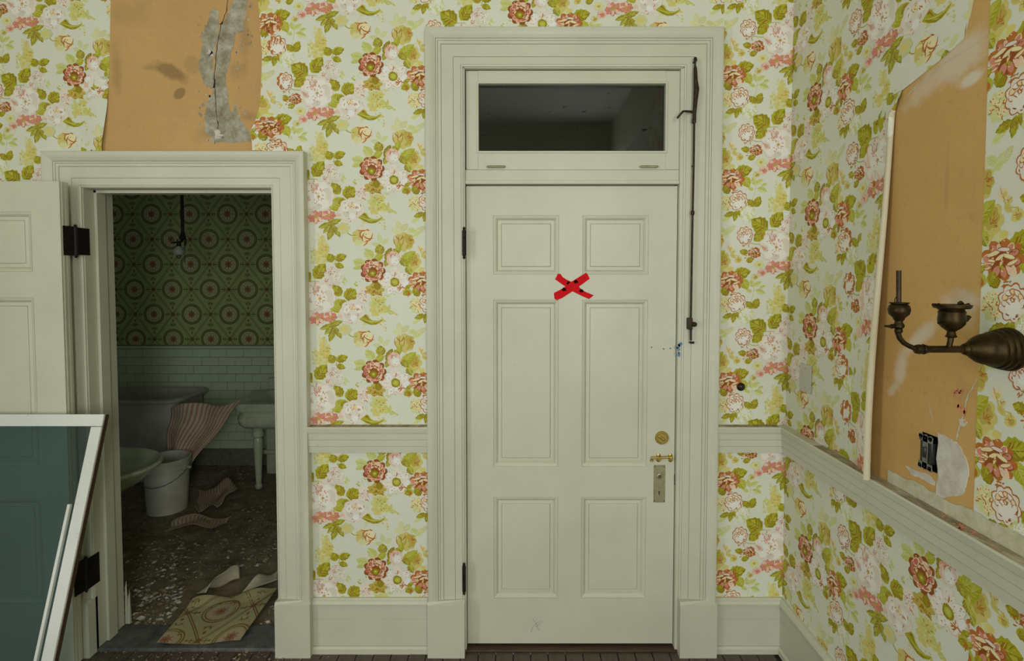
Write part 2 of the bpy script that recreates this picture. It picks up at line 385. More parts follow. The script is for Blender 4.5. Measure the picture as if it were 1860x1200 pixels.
def leaf(cx, cy, L, W, ang, c='ol', cd='dol', cl='mol', serr=0.14, n=9, veins=4):
    q = R(ang); ax = (math.cos(q), -math.sin(q)); nx = (math.sin(q), math.cos(q))
    def pt(t, s): return (cx + ax[0] * (t - .5) * L + nx[0] * s, cy + ax[1] * (t - .5) * L + nx[1] * s)
    def hw(t, k): return W / 2 * math.sin(math.pi * min(t, 1) ** 0.85) ** 0.8 * (1 + (serr if k % 2 else -serr * .4))
    ts = [i / n for i in range(n + 1)]
    up = [pt(t, -hw(t, i)) for i, t in enumerate(ts)]; dn = [pt(t, hw(t, i + 1)) for i, t in enumerate(ts)]
    P(up + dn[1:-1][::-1], c)
    if cd:
        P([pt(t, 0.02 * W) for t in ts[1:]] + [pt(t, hw(t, i + 2) * .93) for i, t in enumerate(ts[1:-1])][::-1], cd)
        for k in range(3):
            t = TR.uniform(.2, .6); P([pt(t, -.05 * W), pt(t + .25, -hw(t + .2, 0) * .8), pt(t + .12, -hw(t + .1, 0) * .75)], cd)
    if c == 'ol':
        P([pt(.12, 0), pt(.3, -hw(.3, 0) * .75), pt(.5, -hw(.5, 0) * .6), pt(.42, -.04 * W)], 'brown'); P([pt(.5, .1 * W), pt(.62, hw(.62, 0) * .7), pt(.8, hw(.8, 0) * .7), pt(.75, .08 * W)], 'ygr')
    if cl and veins:
        for k in range(veins):
            t = .15 + .6 * k / veins
            for sg in (-1, 1): stroke([pt(t, 0), pt(t + .11, sg * hw(t + .1, 0) * .45), pt(t + .2, sg * hw(t + .2, 0) * .78)], max(1.6, W * .05), cl)
        stroke([pt(0, 0), pt(.5, 0), pt(.95, 0)], max(1.6, W * .05), cl)
def petal(cx, cy, a, b, ang, fill, line, lw=3.2):
    ang += TR.uniform(-12, 12); a *= TR.uniform(.88, 1.14); b *= TR.uniform(.85, 1.15)
    ell(cx, cy, a + lw, b + lw, ang, line, 10, .12); ell(cx - .6, cy - .6, a - .4, b - .4, ang, fill, 10, .12)
def dashes(cx, cy, r0, r1, n, ln, w, c, a0=0, a1=360, radial=True):
    for _ in range(n):
        t = R(TR.uniform(a0, a1)); r = TR.uniform(r0, r1); x, y = cx + r * math.cos(t), cy - r * math.sin(t)
        a = t + (0 if radial else math.pi / 2) + TR.uniform(-.5, .5); l = ln * TR.uniform(.6, 1.3)
        stroke(curve(x - math.cos(a) * l / 2, y + math.sin(a) * l / 2, x + math.cos(a) * l / 2, y - math.sin(a) * l / 2, TR.uniform(-.2, .2), 4), w, c)
def big_rose(cx, cy, rx, ry):
    lobed(cx, cy, rx + 3, ry + 3, 11, 'lpink', .06); lobed(cx, cy, rx, ry, 11, 'pw', .06)
    for k in range(9):
        t = 2 * math.pi * k / 9 + .3; ell(cx + rx * .64 * math.cos(t), cy + ry * .64 * math.sin(t), rx * .34, ry * .27, -math.degrees(t) + 90, 'pw3' if k % 2 else 'pw2', 9, .1)
    for k in range(6):
        t = 2 * math.pi * k / 6; ell(cx + rx * .33 * math.cos(t), cy + ry * .33 * math.sin(t), rx * .26, ry * .2, -math.degrees(t) + 90, 'pw3' if k % 2 else 'pw', 9, .1)
    dashes(cx - .1 * rx, cy - .25 * ry, .1 * rx, .75 * rx, 18, 20, 6, 'pink', 60, 190)
    dashes(cx, cy, .15 * rx, .55 * rx, 14, 14, 5.5, 'pink'); dashes(cx, cy, .2 * rx, .6 * rx, 9, 13, 5, 'dpink', 180, 330)
    for k in range(5): stroke(curve(cx - rx * .98 + k * 4, cy - ry * .15 + k * 9, cx - rx * .55, cy + ry * (.05 + .04 * k), .12), 4, 'pink')
    ell(cx + 4, cy + 2, 9, 8, 0, 'kh2'); dashes(cx + 4, cy + 2, 2, 14, 7, 9, 3.5, 'rust'); dashes(cx + 4, cy + 2, 0, 8, 3, 7, 3, 'ol')
def small_rose(cx, cy, rx, ry, line='rust', fill='pw', nd=14):
    lobed(cx, cy, rx + 2.5, ry + 2.5, 8, 'lpink', .07); lobed(cx, cy, rx, ry, 8, fill, .07)
    for k in range(6):
        t = 2 * math.pi * k / 6 + .5; ell(cx + rx * .5 * math.cos(t), cy + ry * .5 * math.sin(t), rx * .36, ry * .26, -math.degrees(t) + 90, 'pw3' if k % 2 else 'pw2', 9, .1)
    dashes(cx, cy, .35 * rx, .95 * rx, nd, 17, 4.6, line, radial=False); dashes(cx, cy, .3 * rx, .8 * rx, 5, 12, 3.5, 'pink')
    ell(cx, cy - ry * .35, rx * .25, ry * .2, 0, 'cream'); dashes(cx, cy - ry * .35, 2, rx * .3, 7, 12, 4.4, line, radial=False)
def red_flower(cx, cy, rx, ry):
    lobed(cx, cy, rx, ry, 9, 'rust', .13); lobed(cx + .1 * rx, cy + .2 * ry, rx * .6, ry * .7, 7, 'drust', .16)
    for k in range(10):
        t = 2 * math.pi * k / 10 + .2 + TR.uniform(-.15, .15); low = math.sin(t) > .1
        petal(cx + rx * .68 * math.cos(t), cy + ry * .66 * math.sin(t), rx * TR.uniform(.16, .27), ry * TR.uniform(.13, .22), -math.degrees(t), TR.choice(('pink', 'dpink', 'lpink', 'pink')), TR.choice(('rust', 'drust', 'cream')), 2.6)
    for (dx, dy, a, b, g) in ((-.4, -.3, .34, .11, 15), (.1, -.5, .26, .1, -10), (.32, -.15, .30, .11, -25), (-.1, -.1, .26, .1, 20), (.5, .18, .24, .09, 20), (-.5, .05, .2, .09, -20), (0, .12, .2, .07, 60)):
        petal(cx + dx * rx, cy + dy * ry, a * rx, b * ry, g, TR.choice(('cream', 'pw', 'cream')), TR.choice(('drust', 'rust')), 2.4)
    dashes(cx, cy + .1 * ry, 3, .8 * rx, 12, 13, 4, 'drust'); dashes(cx, cy + .3 * ry, 2, 14, 7, 12, 4.5, 'ol', 200, 340); dashes(cx, cy, .3 * rx, .85 * rx, 6, 12, 3.5, 'cream', radial=False)
def outline_rose(cx, cy, rx, ry):
    lobed(cx, cy, rx + 4, ry + 4, 9, 'rust', .09); lobed(cx, cy + 1, rx - 1, ry - 1, 9, 'pw', .09)
    for k in range(7):
        t = math.pi * (1.0 + k / 6.0); petal(cx + rx * .62 * math.cos(t), cy + ry * .6 * math.sin(t), rx * .24, ry * .15, -math.degrees(t) + 80, 'cream' if k % 2 else 'pw', 'rust', 2.6)
    ell(cx, cy + .25 * ry, rx * .55, ry * .5, 0, 'pw'); ell(cx + 3, cy + .3 * ry, rx * .4, ry * .35, 0, 'pw3')
    dashes(cx, cy - .15 * ry, 2, .5 * rx, 9, 15, 4, 'rust', radial=False)
    dashes(cx, cy, .75 * rx, .95 * rx, 7, 14, 4.5, 'drust', 180, 360, radial=False)
def hydrangea(cx, cy, rx, ry, fill, dot, edge, n=20):
    lobed(cx, cy, rx, ry, 9, edge, .1)
    for _ in range(n):
        t = TR.uniform(0, 6.28); r = math.sqrt(TR.random()) * .85
        x, y = cx + rx * r * math.cos(t), cy + ry * r * math.sin(t); a = TR.uniform(0, 90)
        for k in range(2): ell(x, y, 12, 5.5, a + 90 * k, fill, 8, .1)
        ell(x, y, 2.6, 2.6, 0, dot, 6)
    dashes(cx, cy, .3 * rx, rx, 8, 9, 3.4, dot)
def spray(path, wid, c1, c2, n=30, sz=9):
    pa = np.array(path, float)
    for i in range(n):
        t = TR.random() ** .8; k = t * (len(pa) - 1); j = min(int(k), len(pa) - 2); p = pa[j] + (pa[j + 1] - pa[j]) * (k - j)
        ww = wid * (1 - .75 * t); x, y = p[0] + TR.uniform(-1, 1) * ww, p[1] + TR.uniform(-1, 1) * ww * .6
        s = sz * TR.uniform(.6, 1.25) * (1 - .35 * t); a = TR.uniform(0, 180)
        ell(x, y, s, s * .62, a, c1 if TR.random() < .6 else c2, 7, .15)
        if TR.random() < .5: ell(x + s * .5, y + s * .3, s * .7, s * .5, a + 70, c2, 6, .15)
def daisy(cx, cy, rx, ry, c='pink', n=8):
    lobed(cx, cy, rx * .8, ry * .8, 7, 'dpink', .14)
    for k in range(n):
        t = 360 * k / n + TR.uniform(-8, 8); petal(cx + rx * .58 * math.cos(R(t)), cy - ry * .58 * math.sin(R(t)), rx * .40, ry * .30, t, TR.choice((c, c, 'lpink')), TR.choice(('dpink', 'rust')), 1.8)
    dashes(cx, cy, .3 * rx, .85 * rx, 9, 13, 3.6, 'dpink')
    ell(cx, cy, rx * .24, ry * .24, 0, 'kh2'); dashes(cx, cy, 2, rx * .3, 4, 7, 3, 'rust')
def bud(cx, cy, r, c='kh', d='kh2'):
    ell(cx, cy, r, r * .85, 20, c, 9, .1); ell(cx + r * .2, cy + r * .15, r * .55, r * .4, 40, d, 7, .1); dashes(cx, cy, 0, r * .7, 3, r * .8, 2.6, 'rust')

# --- back layer: pale foliage and sprays
for (x, y, a, L) in ((925, 150, 95, 62), (905, 185, 160, 58), (965, 165, 45, 66), (1000, 190, 10, 44), (1065, 185, 15, 62), (1040, 205, 300, 50), (1085, 170, 50, 46), (930, 205, 260, 50)): leaf(x, y, L, L * .62, a, 'pkh', None, 'paper', .1, veins=3)
for (x, y, a, L) in ((690, 330, 130, 0),): pass
for (x, y, a, L) in ((800, 905, 100, 62), (775, 945, 165, 58), (838, 925, 40, 62), (820, 965, 330, 40)): leaf(x, y, L, L * .5, a, 'vlg', None, 'paper', .06, veins=2)
for (x, y, a, L) in ((45, 520, 150, 60), (75, 540, 30, 50), (40, 560, 200, 44), (60, 760, 110, 60), (30, 790, 200, 50), (85, 430, 40, 60), (60, 455, 200, 44), (100, 790, 20, 40)): leaf(x, y, L, L * .6, a, 'vlg', None, 'lg', .1, veins=3)
for (x, y, a, b) in ((415, 375, 46, 40), (430, 320, 36, 44), (415, 265, 20, 30), (395, 345, 30, 30)): lobed(x, y, a, b, 6, 'pkh' if a > 40 else 'kh', .16)
for (x, y, a, b) in ((775, 665, 48, 42), (815, 700, 44, 36), (765, 710, 34, 40), (800, 640, 40, 24)): lobed(x, y, a, b, 6, 'vlg' if a > 42 else 'kh', .16)
spray([(420, 405), (410, 330), (425, 270), (410, 215)], 78, 'kh', 'pkh', 46, 15)
spray([(350, 400), (350, 330), (370, 290)], 22, 'lg', 'pkh', 14, 9)
spray([(430, 390), (440, 320), (455, 290)], 48, 'kh2', 'kh', 22, 11)
spray([(770, 650), (830, 700), (900, 730)], 62, 'kh', 'lg', 44, 13)
spray([(760, 690), (790, 730), (840, 850)], 44, 'vlg', 'kh', 34, 11)
dashes(785, 672, 4, 44, 7, 14, 5, 'brown')
spray([(740, 640), (800, 620), (862, 612)], 26, 'vlg', 'kh', 18, 10)
spray([(700, 690), (720, 760), (680, 830)], 26, 'vlg', 'pkh', 18, 9)
spray([(640, 540), (660, 515), (690, 500)], 20, 'lg', 'mol', 9, 9)
spray([(550, 470), (570, 510), (560, 540)], 26, 'lg', 'vlg', 14, 10)
# khaki roses
lobed(960, 260, 66, 62, 8, 'kh', .1); lobed(985, 255, 42, 46, 7, 'kh2', .12); lobed(945, 275, 34, 40, 6, 'kh', .1)
for b in (-.2, 0, .2): stroke(curve(925, 300, 900 + 130 * (b + .2), 215, b), 5, 'rust')
stroke(curve(932, 250, 905, 222, 0), 6, 'brown'); stroke(curve(932, 250, 955, 215, .1), 6, 'brown'); dashes(985, 250, 10, 40, 8, 22, 4, 'rust', -60, 60)
lobed(1015, 390, 58, 66, 8, 'kh', .1); lobed(1020, 380, 36, 40, 7, 'kh2', .1); dashes(1010, 395, 12, 46, 11, 20, 4, 'rust', -70, 80)
ell(1060, 450, 30, 22, 40, 'pkh'); ell(1075, 440, 20, 14, 10, 'kh'); bud(1090, 330, 18, 'pkh', 'kh')
# khaki-rust tulip
lobed(685, 895, 66, 56, 7, 'cream', .09); lobed(650, 895, 30, 46, 5, 'kh', .1); ell(665, 930, 36, 22, 20, 'pkh'); ell(720, 880, 26, 36, 30, 'cream')
for (a, b, c_, d, e) in ((655, 850, 720, 850, .1), (700, 930, 755, 870, .2), (670, 900, 700, 850, -.2), (690, 880, 760, 905, .2), (715, 845, 735, 855, .1), (700, 870, 690, 930, .15), (725, 920, 690, 955, -.1), (672, 875, 690, 915, .1)): stroke(curve(a, b, c_, d, e), 8, 'rust')
dashes(690, 895, 5, 55, 10, 16, 4, 'brown', 0, 360); dashes(665, 915, 0, 30, 5, 14, 3, 'lpink')
stroke(curve(580, 856, 622, 888, .12), 6, 'ol', False)
# sprig with stem
stroke(curve(240, 330, 262, 195, .05), 3.5, 'lg', False); stroke(curve(255, 250, 310, 225, .1), 3, 'lg', False)
for (x, y, a, L) in ((285, 205, 30, 62), (305, 258, -20, 66), (247, 200, 105, 56), (228, 250, 160, 44), (318, 225, 20, 40)): leaf(x, y, L, L * .56, a, 'lg', 'vlg', 'mol', .1, veins=3)
leaf(275, 335, 78, 52, 65); leaf(232, 345, 62, 46, 130, 'ol', 'dol')
# --- red flower group at the left of the strip
leaf(180, 135, 118, 78, 15); leaf(200, 207, 80, 60, 300, 'mol', 'ol', 'lg'); leaf(70, 255, 66, 50, 120, 'dol', 'brown', 'ol')
for k in range(3): leaf(90 + 40 * k, 418 + 10 * (k % 2), 74, 34, 200 + 60 * k, 'ol', 'dol', 'mol', .2)
hydrangea(66, 345, 44, 52, 'cream', 'rust', 'vlg', 16); dashes(66, 345, 5, 50, 8, 14, 5, 'rust')
red_flower(100, 188, 84, 66); leaf(62, 250, 50, 40, 60, 'ol', 'dol'); dashes(120, 262, 0, 22, 6, 14, 6, 'rust')
outline_rose(150, 330, 56, 60); hydrangea(212, 415, 52, 54, 'pw3', 'lg', 'vlg', 20)
# --- big rose group
leaf(290, 485, 128, 104, 150); leaf(404, 452, 124, 86, 55, 'ol', 'dol', 'mol'); leaf(290, 560, 96, 70, 225, 'ol', 'dol')
stroke(curve(270, 545, 400, 520, -.08), 4, 'mol', False)
hydrangea(490, 490, 58, 68, 'pw', 'dol', 'pw2', 24); dashes(470, 450, 5, 40, 10, 16, 4.5, 'dpink'); dashes(450, 530, 5, 34, 8, 14, 6, 'pink')
leaf(475, 365, 64, 56, 120); leaf(543, 362, 84, 52, 20); leaf(535, 416, 64, 40, 340); stroke(curve(500, 410, 505, 350, .1), 4, 'ol', False)
stroke(curve(200, 572, 296, 612, .16), 4, 'ol', False)
outline_rose(195, 555, 48, 52); dashes(200, 600, 5, 34, 7, 22, 4.5, 'rust', 200, 340)
leaf(190, 665, 60, 40, 170, 'ol', 'dol'); leaf(232, 716, 56, 38, 20, 'ol', 'dol'); red_flower(262, 668, 44, 34); dashes(215, 690, 0, 28, 6, 16, 6, 'rust')
bud(155, 715, 26); bud(98, 640, 24, 'cream', 'kh'); stroke(curve(98, 660, 160, 690, .15), 3, 'mol', False); leaf(120, 690, 44, 26, 320, 'kh', None, 'kh2')
leaf(515, 580, 92, 66, 130); leaf(610, 605, 108, 84, 15); leaf(520, 678, 118, 84, 40, 'mol', 'ol', 'lg'); leaf(560, 668, 70, 52, 330, 'ol', 'dol')
hydrangea(688, 600, 46, 56, 'pw', 'dpink', 'pw2', 16); dashes(690, 600, 5, 46, 9, 14, 5, 'pink'); dashes(700, 645, 0, 14, 4, 12, 5, 'rust')
big_rose(400, 630, 104, 100)
small_rose(618, 722, 84, 78)
daisy(385, 766, 54, 42); daisy(470, 755, 46, 34, 'pink'); ell(530, 750, 14, 12, 0, 'lpink')
for (x, y, a, L, W_) in ((440, 822, 200, 90, 34), (500, 800, 20, 110, 40), (480, 868, 250, 110, 44), (520, 860, 300, 86, 36), (450, 850, 230, 60, 26)): leaf(x, y, L, W_, a, 'ol' if W_ > 35 else 'mol', 'dol', 'lg', .16)
lobed(565, 838, 42, 38, 7, 'pkh', .12); ell(560, 836, 22, 18, 0, 'kh'); dashes(565, 838, 4, 24, 5, 10, 3, 'lpink')
bud(310, 800, 32, 'lpink', 'pink'); dashes(310, 800, 4, 26, 6, 12, 3.5, 'dpink', radial=False); bud(265, 828, 26, 'pkh', 'kh2'); lobed(292, 748, 34, 28, 6, 'pkh', .12); ell(292, 748, 12, 10, 0, 'kh2')
# curled leaf
P([(660, 770), (682, 752), (702, 736), (716, 744), (728, 764), (748, 778), (785, 780), (824, 764), (806, 788), (772, 806), (738, 808), (700, 794)], 'ol')
P([(676, 772), (704, 776), (734, 792), (772, 794), (800, 786), (770, 804), (738, 806), (700, 792)], 'dol'); P([(690, 750), (704, 742), (716, 760), (728, 776), (708, 768)], 'brown')
stroke(curve(676, 766, 800, 780, .1), 5, 'lg'); stroke(curve(720, 790, 760, 800, 0), 4, 'mol'); stroke(curve(700, 756, 716, 770, 0), 4, 'mol')
# --- anemone group
for (x, y, a, L, W_, c_, d_) in ((665, 395, 165, 90, 56, 'lg', 'vlg'), (728, 340, 130, 92, 62, 'vlg', 'lg'), (655, 425, 200, 70, 36, 'lg', 'vlg'), (800, 310, 95, 72, 62, 'ol', 'dol'), (795, 360, 30, 70, 44, 'mol', 'ol'), (858, 338, 65, 92, 46, 'dol', 'brown'), (925, 300, 75, 76, 40, 'mol', 'ol'), (905, 330, 120, 60, 40, 'ol', 'dol'), (985, 362, 40, 132, 66, 'mol', 'ol'), (960, 395, 320, 80, 44, 'ol', 'dol'), (992, 448, 300, 64, 48, 'mol', 'dol'), (845, 395, 250, 60, 36, 'ol', 'dol'), (770, 555, 80, 84, 70, 'ol', 'dol')): leaf(x, y, L, W_, a, c_, d_, 'lg' if c_ != 'lg' else 'mol', .14)
lobed(765, 575, 62, 40, 7, 'kh2', .14); dashes(765, 570, 6, 60, 14, 20, 7, 'brown'); dashes(760, 580, 6, 55, 7, 14, 6, 'rust'); leaf(782, 548, 60, 44, 100, 'dol', 'brown', 'ol')
# rust anemone
lobed(755, 450, 80, 78, 9, 'drust', .1)
for k in range(11):
    t = 2 * math.pi * k / 11; petal(755 + 54 * math.cos(t) + TR.uniform(-5, 5), 450 + 53 * math.sin(t) + TR.uniform(-5, 5), TR.uniform(13, 22), TR.uniform(9, 14), -math.degrees(t) + TR.uniform(30, 120), TR.choice(('pink', 'pink', 'rust', 'lpink', 'dpink')), TR.choice(('cream', 'drust', 'cream')), 3)
for k in range(8):
    t = 2 * math.pi * k / 8 + .2; petal(755 + 34 * math.cos(t), 454 + 33 * math.sin(t), 13, 6.5, -math.degrees(t) + 90, TR.choice(('cream', 'lpink', 'pink', 'rust')), TR.choice(('drust', 'rust')), 2.4)
dashes(755, 452, 25, 74, 14, 16, 4, 'drust', radial=False); dashes(755, 452, 40, 76, 8, 14, 4, 'cream', radial=False); ell(752, 468, 28, 26, 0, 'brown'); ell(752, 468, 23, 21, 0, 'dol'); ell(752, 468, 15, 14, 0, 'ol'); dashes(752, 468, 14, 30, 10, 10, 4, 'drust'); ell(752, 466, 7, 6, 0, 'lg')
# white anemone
for k in range(7):
    t = 2 * math.pi * k / 7 + .25; petal(902 + 56 * math.cos(t), 520 + 48 * math.sin(t), 40, 32, -math.degrees(t), 'pw' if k % 2 else 'pw3', 'lpink' if k % 2 else 'grey', 2)
ell(902, 520, 48, 42, 0, 'pw'); dashes(902, 520, 40, 88, 22, 9, 3.5, 'rust'); dashes(902, 520, 50, 88, 9, 8, 3, 'drust'); dashes(902, 520, 45, 85, 10, 16, 3, 'lpink')
ell(898, 524, 31, 30, 0, 'dol'); ell(898, 524, 20, 19, 0, 'mol'); dashes(898, 524, 16, 34, 12, 11, 4, 'ol'); ell(898, 524, 8, 7, 0, 'lg')
stroke(curve(896, 488, 900, 455, .1), 7, 'rust'); dashes(935, 560, 2, 26, 9, 20, 7, 'rust')
# bud with pink shoulder
lobed(890, 370, 46, 50, 7, 'lpink', .07); ell(896, 378, 34, 36, 0, 'pw'); ell(900, 384, 24, 24, 0, 'pw3'); dashes(872, 350, 2, 24, 8, 14, 6, 'pink'); dashes(892, 372, 10, 40, 7, 12, 3.5, 'drust', radial=False)
# green bud
leaf(985, 555, 50, 26, 40, 'ol', 'dol'); ell(980, 592, 30, 26, 0, 'mol'); leaf(975, 598, 52, 34, 200, 'ol', 'dol'); ell(990, 600, 10, 12, 0, 'rust'); dashes(985, 612, 0, 14, 3, 12, 4, 'rust')
stroke(curve(960, 560, 975, 575, 0), 4, 'rust', False)

CS = 0.0025 / 3.636                     # metres per crop unit
TWD, THT = 267 * 0.0025, 184 * 0.0025   # strip width, vertical repeat
def levels(tile, wu, hv, drop):
    """painter's order -> smallest stacking level, on the periodic lattice"""
    bb = np.array([[p[:, 0].min(), p[:, 1].min(), p[:, 0].max(), p[:, 1].max()] for p, _ in tile]); n = len(tile); lv = np.zeros(n, int)
    sh = [(m_ * wu, m_ * drop + k * hv) for m_ in (-1, 0, 1) for k in (-1, 0, 1)]
    for i in range(1, n):
        best = -1
        for (a, b) in sh:
            q = bb[:i]; o = (q[:, 0] + a < bb[i, 2]) & (q[:, 2] + a > bb[i, 0]) & (q[:, 1] + b < bb[i, 3]) & (q[:, 3] + b > bb[i, 1])
            if o.any(): best = max(best, lv[:i][o].max())
        lv[i] = best + 1
    return lv
def prep(tile, u0, sc, wu, hv, drop, pal, step, seed):
    out = [((np.stack([(p[:, 0] - u0) * sc, -p[:, 1] * sc], 1)), c) for p, c in tile]
    lv = levels(out, wu, hv, drop); rg = random.Random(seed); res = []
    cols = {k: np.array(s2l(v)) for k, v in pal.items()}
    top = max(1, lv.max())
    for (p, c), l in zip(out, lv):
        res.append((p, cols[c] * rg.uniform(.93, 1.07), (l + 1) * min(step, 0.0014 / top)))
    bbs = np.array([[p[:, 0].min(), p[:, 1].min(), p[:, 0].max(), p[:, 1].max()] for p, _, _ in res])
    return res, bbs
FLORAL, FBB = prep(TILE, 39, CS, TWD, THT, -THT / 2, PAL, 0.00004, 5)
def scaled(su, sz):
    T = [(p * np.array([su, sz]), c, l) for p, c, l in FLORAL]
    return dict(tile=(T, FBB * np.array([su, sz, su, sz])), lat=(TWD * su, THT * sz, -THT / 2 * sz))
PAPER = np.array(s2l(PAL['paper']))
INK = 1.55

def clip(poly, cell):
    """Sutherland-Hodgman against a convex counter-clockwise cell"""
    out = [tuple(p) for p in poly]; n = len(cell)
    for i in range(n):
        ax, ay = cell[i]; bx, by = cell[(i + 1) % n]; inp, out = out, []
        if not inp: return out
        dx, dy = bx - ax, by - ay
        sd = [dx * (p[1] - ay) - dy * (p[0] - ax) for p in inp]
        for k in range(len(inp)):
            p, q = inp[k - 1], inp[k]; a, b = sd[k - 1], sd[k]
            if (a >= 0) != (b >= 0):
                t = a / (a - b); out.append((p[0] + (q[0] - p[0]) * t, p[1] + (q[1] - p[1]) * t))
            if b >= 0: out.append(q)
    return out
def ccw(c):
    a = sum(c[i][0] * c[(i + 1) % len(c)][1] - c[(i + 1) % len(c)][0] * c[i][1] for i in range(len(c)))
    return c if a > 0 else c[::-1]
def sheet(name, parent, cells, strip, phase, mapf, tile=(None, None), lat=(TWD, THT, -THT / 2), grid=0.05, paper=None, gridu=None, mat='printed_paper', base=0.0006, ink=INK, back=None):
    """printed paper: strip=(u0,u1) cut of the roll, phase=(u of the tile origin, z of the tile origin)"""
    T, BB = tile if tile[0] is not None else (FLORAL, FBB)
    u0, u1 = strip; V, Fc, Cc = [], [], []
    pc = (PAPER if paper is None else paper) * ink
    def put(pts, lv, c):
        if len(pts) < 3: return
        k = len(V)
        for (a, b) in pts: V.append(mapf(a, b, base + lv))
        Fc.append(tuple(range(k, k + len(pts)))); Cc.append(c)
    W_, H_, dr = lat
    for cell in cells:
        cell = ccw([tuple(map(float, p)) for p in cell])
        cell = ccw(clip(cell, [(u0, -9), (u1, -9), (u1, 9), (u0, 9)])) if cell else cell
        if len(cell) < 3: continue
        ca = np.array(cell); cu0, cz0 = ca.min(0); cu1, cz1 = ca.max(0)
        if cu1 - cu0 < 1e-4 or cz1 - cz0 < 1e-4: continue
        # the sheet itself
        gu = gridu or grid; nu = max(1, int((cu1 - cu0) / gu)); nz = max(1, int((cz1 - cz0) / grid))
        for i in range(nu):
            for j in range(nz):
                a, b = cu0 + (cu1 - cu0) * i / nu, cu0 + (cu1 - cu0) * (i + 1) / nu; c_, d_ = cz0 + (cz1 - cz0) * j / nz, cz0 + (cz1 - cz0) * (j + 1) / nz
                q_ = clip([(a, c_), (b, c_), (b, d_), (a, d_)], cell); put(q_, 0, pc)
                if back is not None: put(q_[::-1], -.0004, back)
        # the print
        for m_ in range(int(math.floor((cu0 - phase[0]) / W_)) - 1, int(math.floor((cu1 - phase[0]) / W_)) + 2):
            ou = phase[0] + m_ * W_
            k0 = int(math.floor((cz0 - phase[1] - m_ * dr) / H_)) - 1; k1 = int(math.ceil((cz1 - phase[1] - m_ * dr) / H_)) + 2
            for k in range(k0, k1 + 1):
                oz = phase[1] + m_ * dr + k * H_
                hit = np.nonzero((BB[:, 0] + ou < cu1) & (BB[:, 2] + ou > cu0) & (BB[:, 1] + oz < cz1) & (BB[:, 3] + oz > cz0))[0]
                for i in hit:
                    p, c, lv = T[i]; b = BB[i]
                    ok = True
                    for q in range(len(cell)):
                        (ax, ay), (bx, by) = cell[q], cell[(q + 1) % len(cell)]
                        for (x, y) in ((b[0] + ou, b[1] + oz), (b[2] + ou, b[1] + oz), (b[0] + ou, b[3] + oz), (b[2] + ou, b[3] + oz)):
                            if (bx - ax) * (y - ay) - (by - ay) * (x - ax) < 0: ok = False; break
                        if not ok: break
                    pts = [(x + ou, y + oz) for x, y in p]
                    put(pts if ok else clip(pts, cell), lv, c * ink)
    if not V: return None
    me = bpy.data.meshes.new(name); me.from_pydata([tuple(v) for v in V], [], Fc)
    at = me.attributes.new('pcol', 'FLOAT_COLOR', 'FACE')
    arr = np.ones((len(Cc), 4), np.float32); arr[:, :3] = np.clip(np.array(Cc), 0, .9); at.data.foreach_set('color', arr.ravel())
    me.materials.append(MATS[mat]); return link(name, me, parent)

def split(cells, us, zs):
    """cut cells along the given u and z lines so that the print can follow a curved sheet"""
    out = []
    for c in cells:
        c = ccw([tuple(p) for p in c]); ca = np.array(c); a0, b0 = ca.min(0); a1, b1 = ca.max(0)
        ul = [a0] + [u for u in us if a0 < u < a1] + [a1]; zl = [b0] + [z for z in zs if b0 < z < b1] + [b1]
        for i in range(len(ul) - 1):
            for j in range(len(zl) - 1):
                q = clip(c, [(ul[i], zl[j]), (ul[i + 1], zl[j]), (ul[i + 1], zl[j + 1]), (ul[i], zl[j + 1])])
                if len(q) > 2: out.append(q)
    return out
def smooth(a, b, x):
    t = min(1, max(0, (x - a) / (b - a))); return t * t * (3 - 2 * t)
# --- front wall paper
X0 = lambda px: (px - 940) * 0.0025
U_S = X0(481)                           # seam of the strip measured in the photograph
Z_S = H + (500) * 0.0025                # tile origin (photo row 0) on the wall plane
ph_main = (U_S, Z_S)
DCX0, DCX1, DCZ = MX0 - .15, MX1 + .15, MZ1 + .15     # behind the casings
BCX0, BCX1, BCZ = BX0 - .13, BX1 + .13, BZ1 + .13
tearL = [(204, -480), (201, 0), (199, 120), (196, 200), (192, 240), (189, 264)]
tearR = [(470, -480), (469, 0), (474, 60), (479, 100), (478, 140), (476, 190), (470, 225), (464, 245), (468, 264)]
def wpt(px, py): p = atY(px, max(py, -60)); return (p.x, p.z if py > -60 else ZC)
tl = [wpt(*p) for p in tearL]; tr = [wpt(*p) for p in tearR]
ztear = BZ1 + .1585
tl = [p for p in tl if p[1] > ztear + .002]; tr = [p for p in tr if p[1] > ztear + .002]
tl.append((tl[-1][0], ztear)); tr.append((tr[-1][0], ztear))
def edge_cells(line, far):
    return [[(far, line[i][1]), line[i], line[i + 1], (far, line[i + 1][1])] for i in range(len(line) - 1) if line[i][1] - line[i + 1][1] > 1e-5]
XA = XR - 0.001
cellsA = edge_cells(tl, RX0) + [[(RX0, 0), (BCX0, 0), (BCX0, ztear), (RX0, ztear)]]
cellsB = edge_cells(tr, DCX0) + [[(BCX1, 0), (DCX0, 0), (DCX0, ztear), (BCX1, ztear)]]
cellsC = [[(DCX0, DCZ), (XA, DCZ), (XA, ZC), (DCX0, ZC)], [(DCX1, 0), (XA, 0), (XA, DCZ), (DCX1, DCZ)]]
def bulge(u, z):
    b = 0.0
    # right of the tear the paper stands off the wall and rolls forward just above the door head
    b += 0.020 * smooth(X0(520), X0(470), u) * smooth(zY(0), zY(120), z) * (1 if u > X0(440) else 0)
    b += 0.030 * smooth(X0(545), X0(478), u) * smooth(zY(190), zY(262), z) * (1 if u > X0(440) else 0)
    # left edge, lowest part
    b += 0.014 * smooth(X0(150), X0(190), u) * smooth(zY(140), zY(262), z) * (1 if u < X0(320) else 0)
    return b
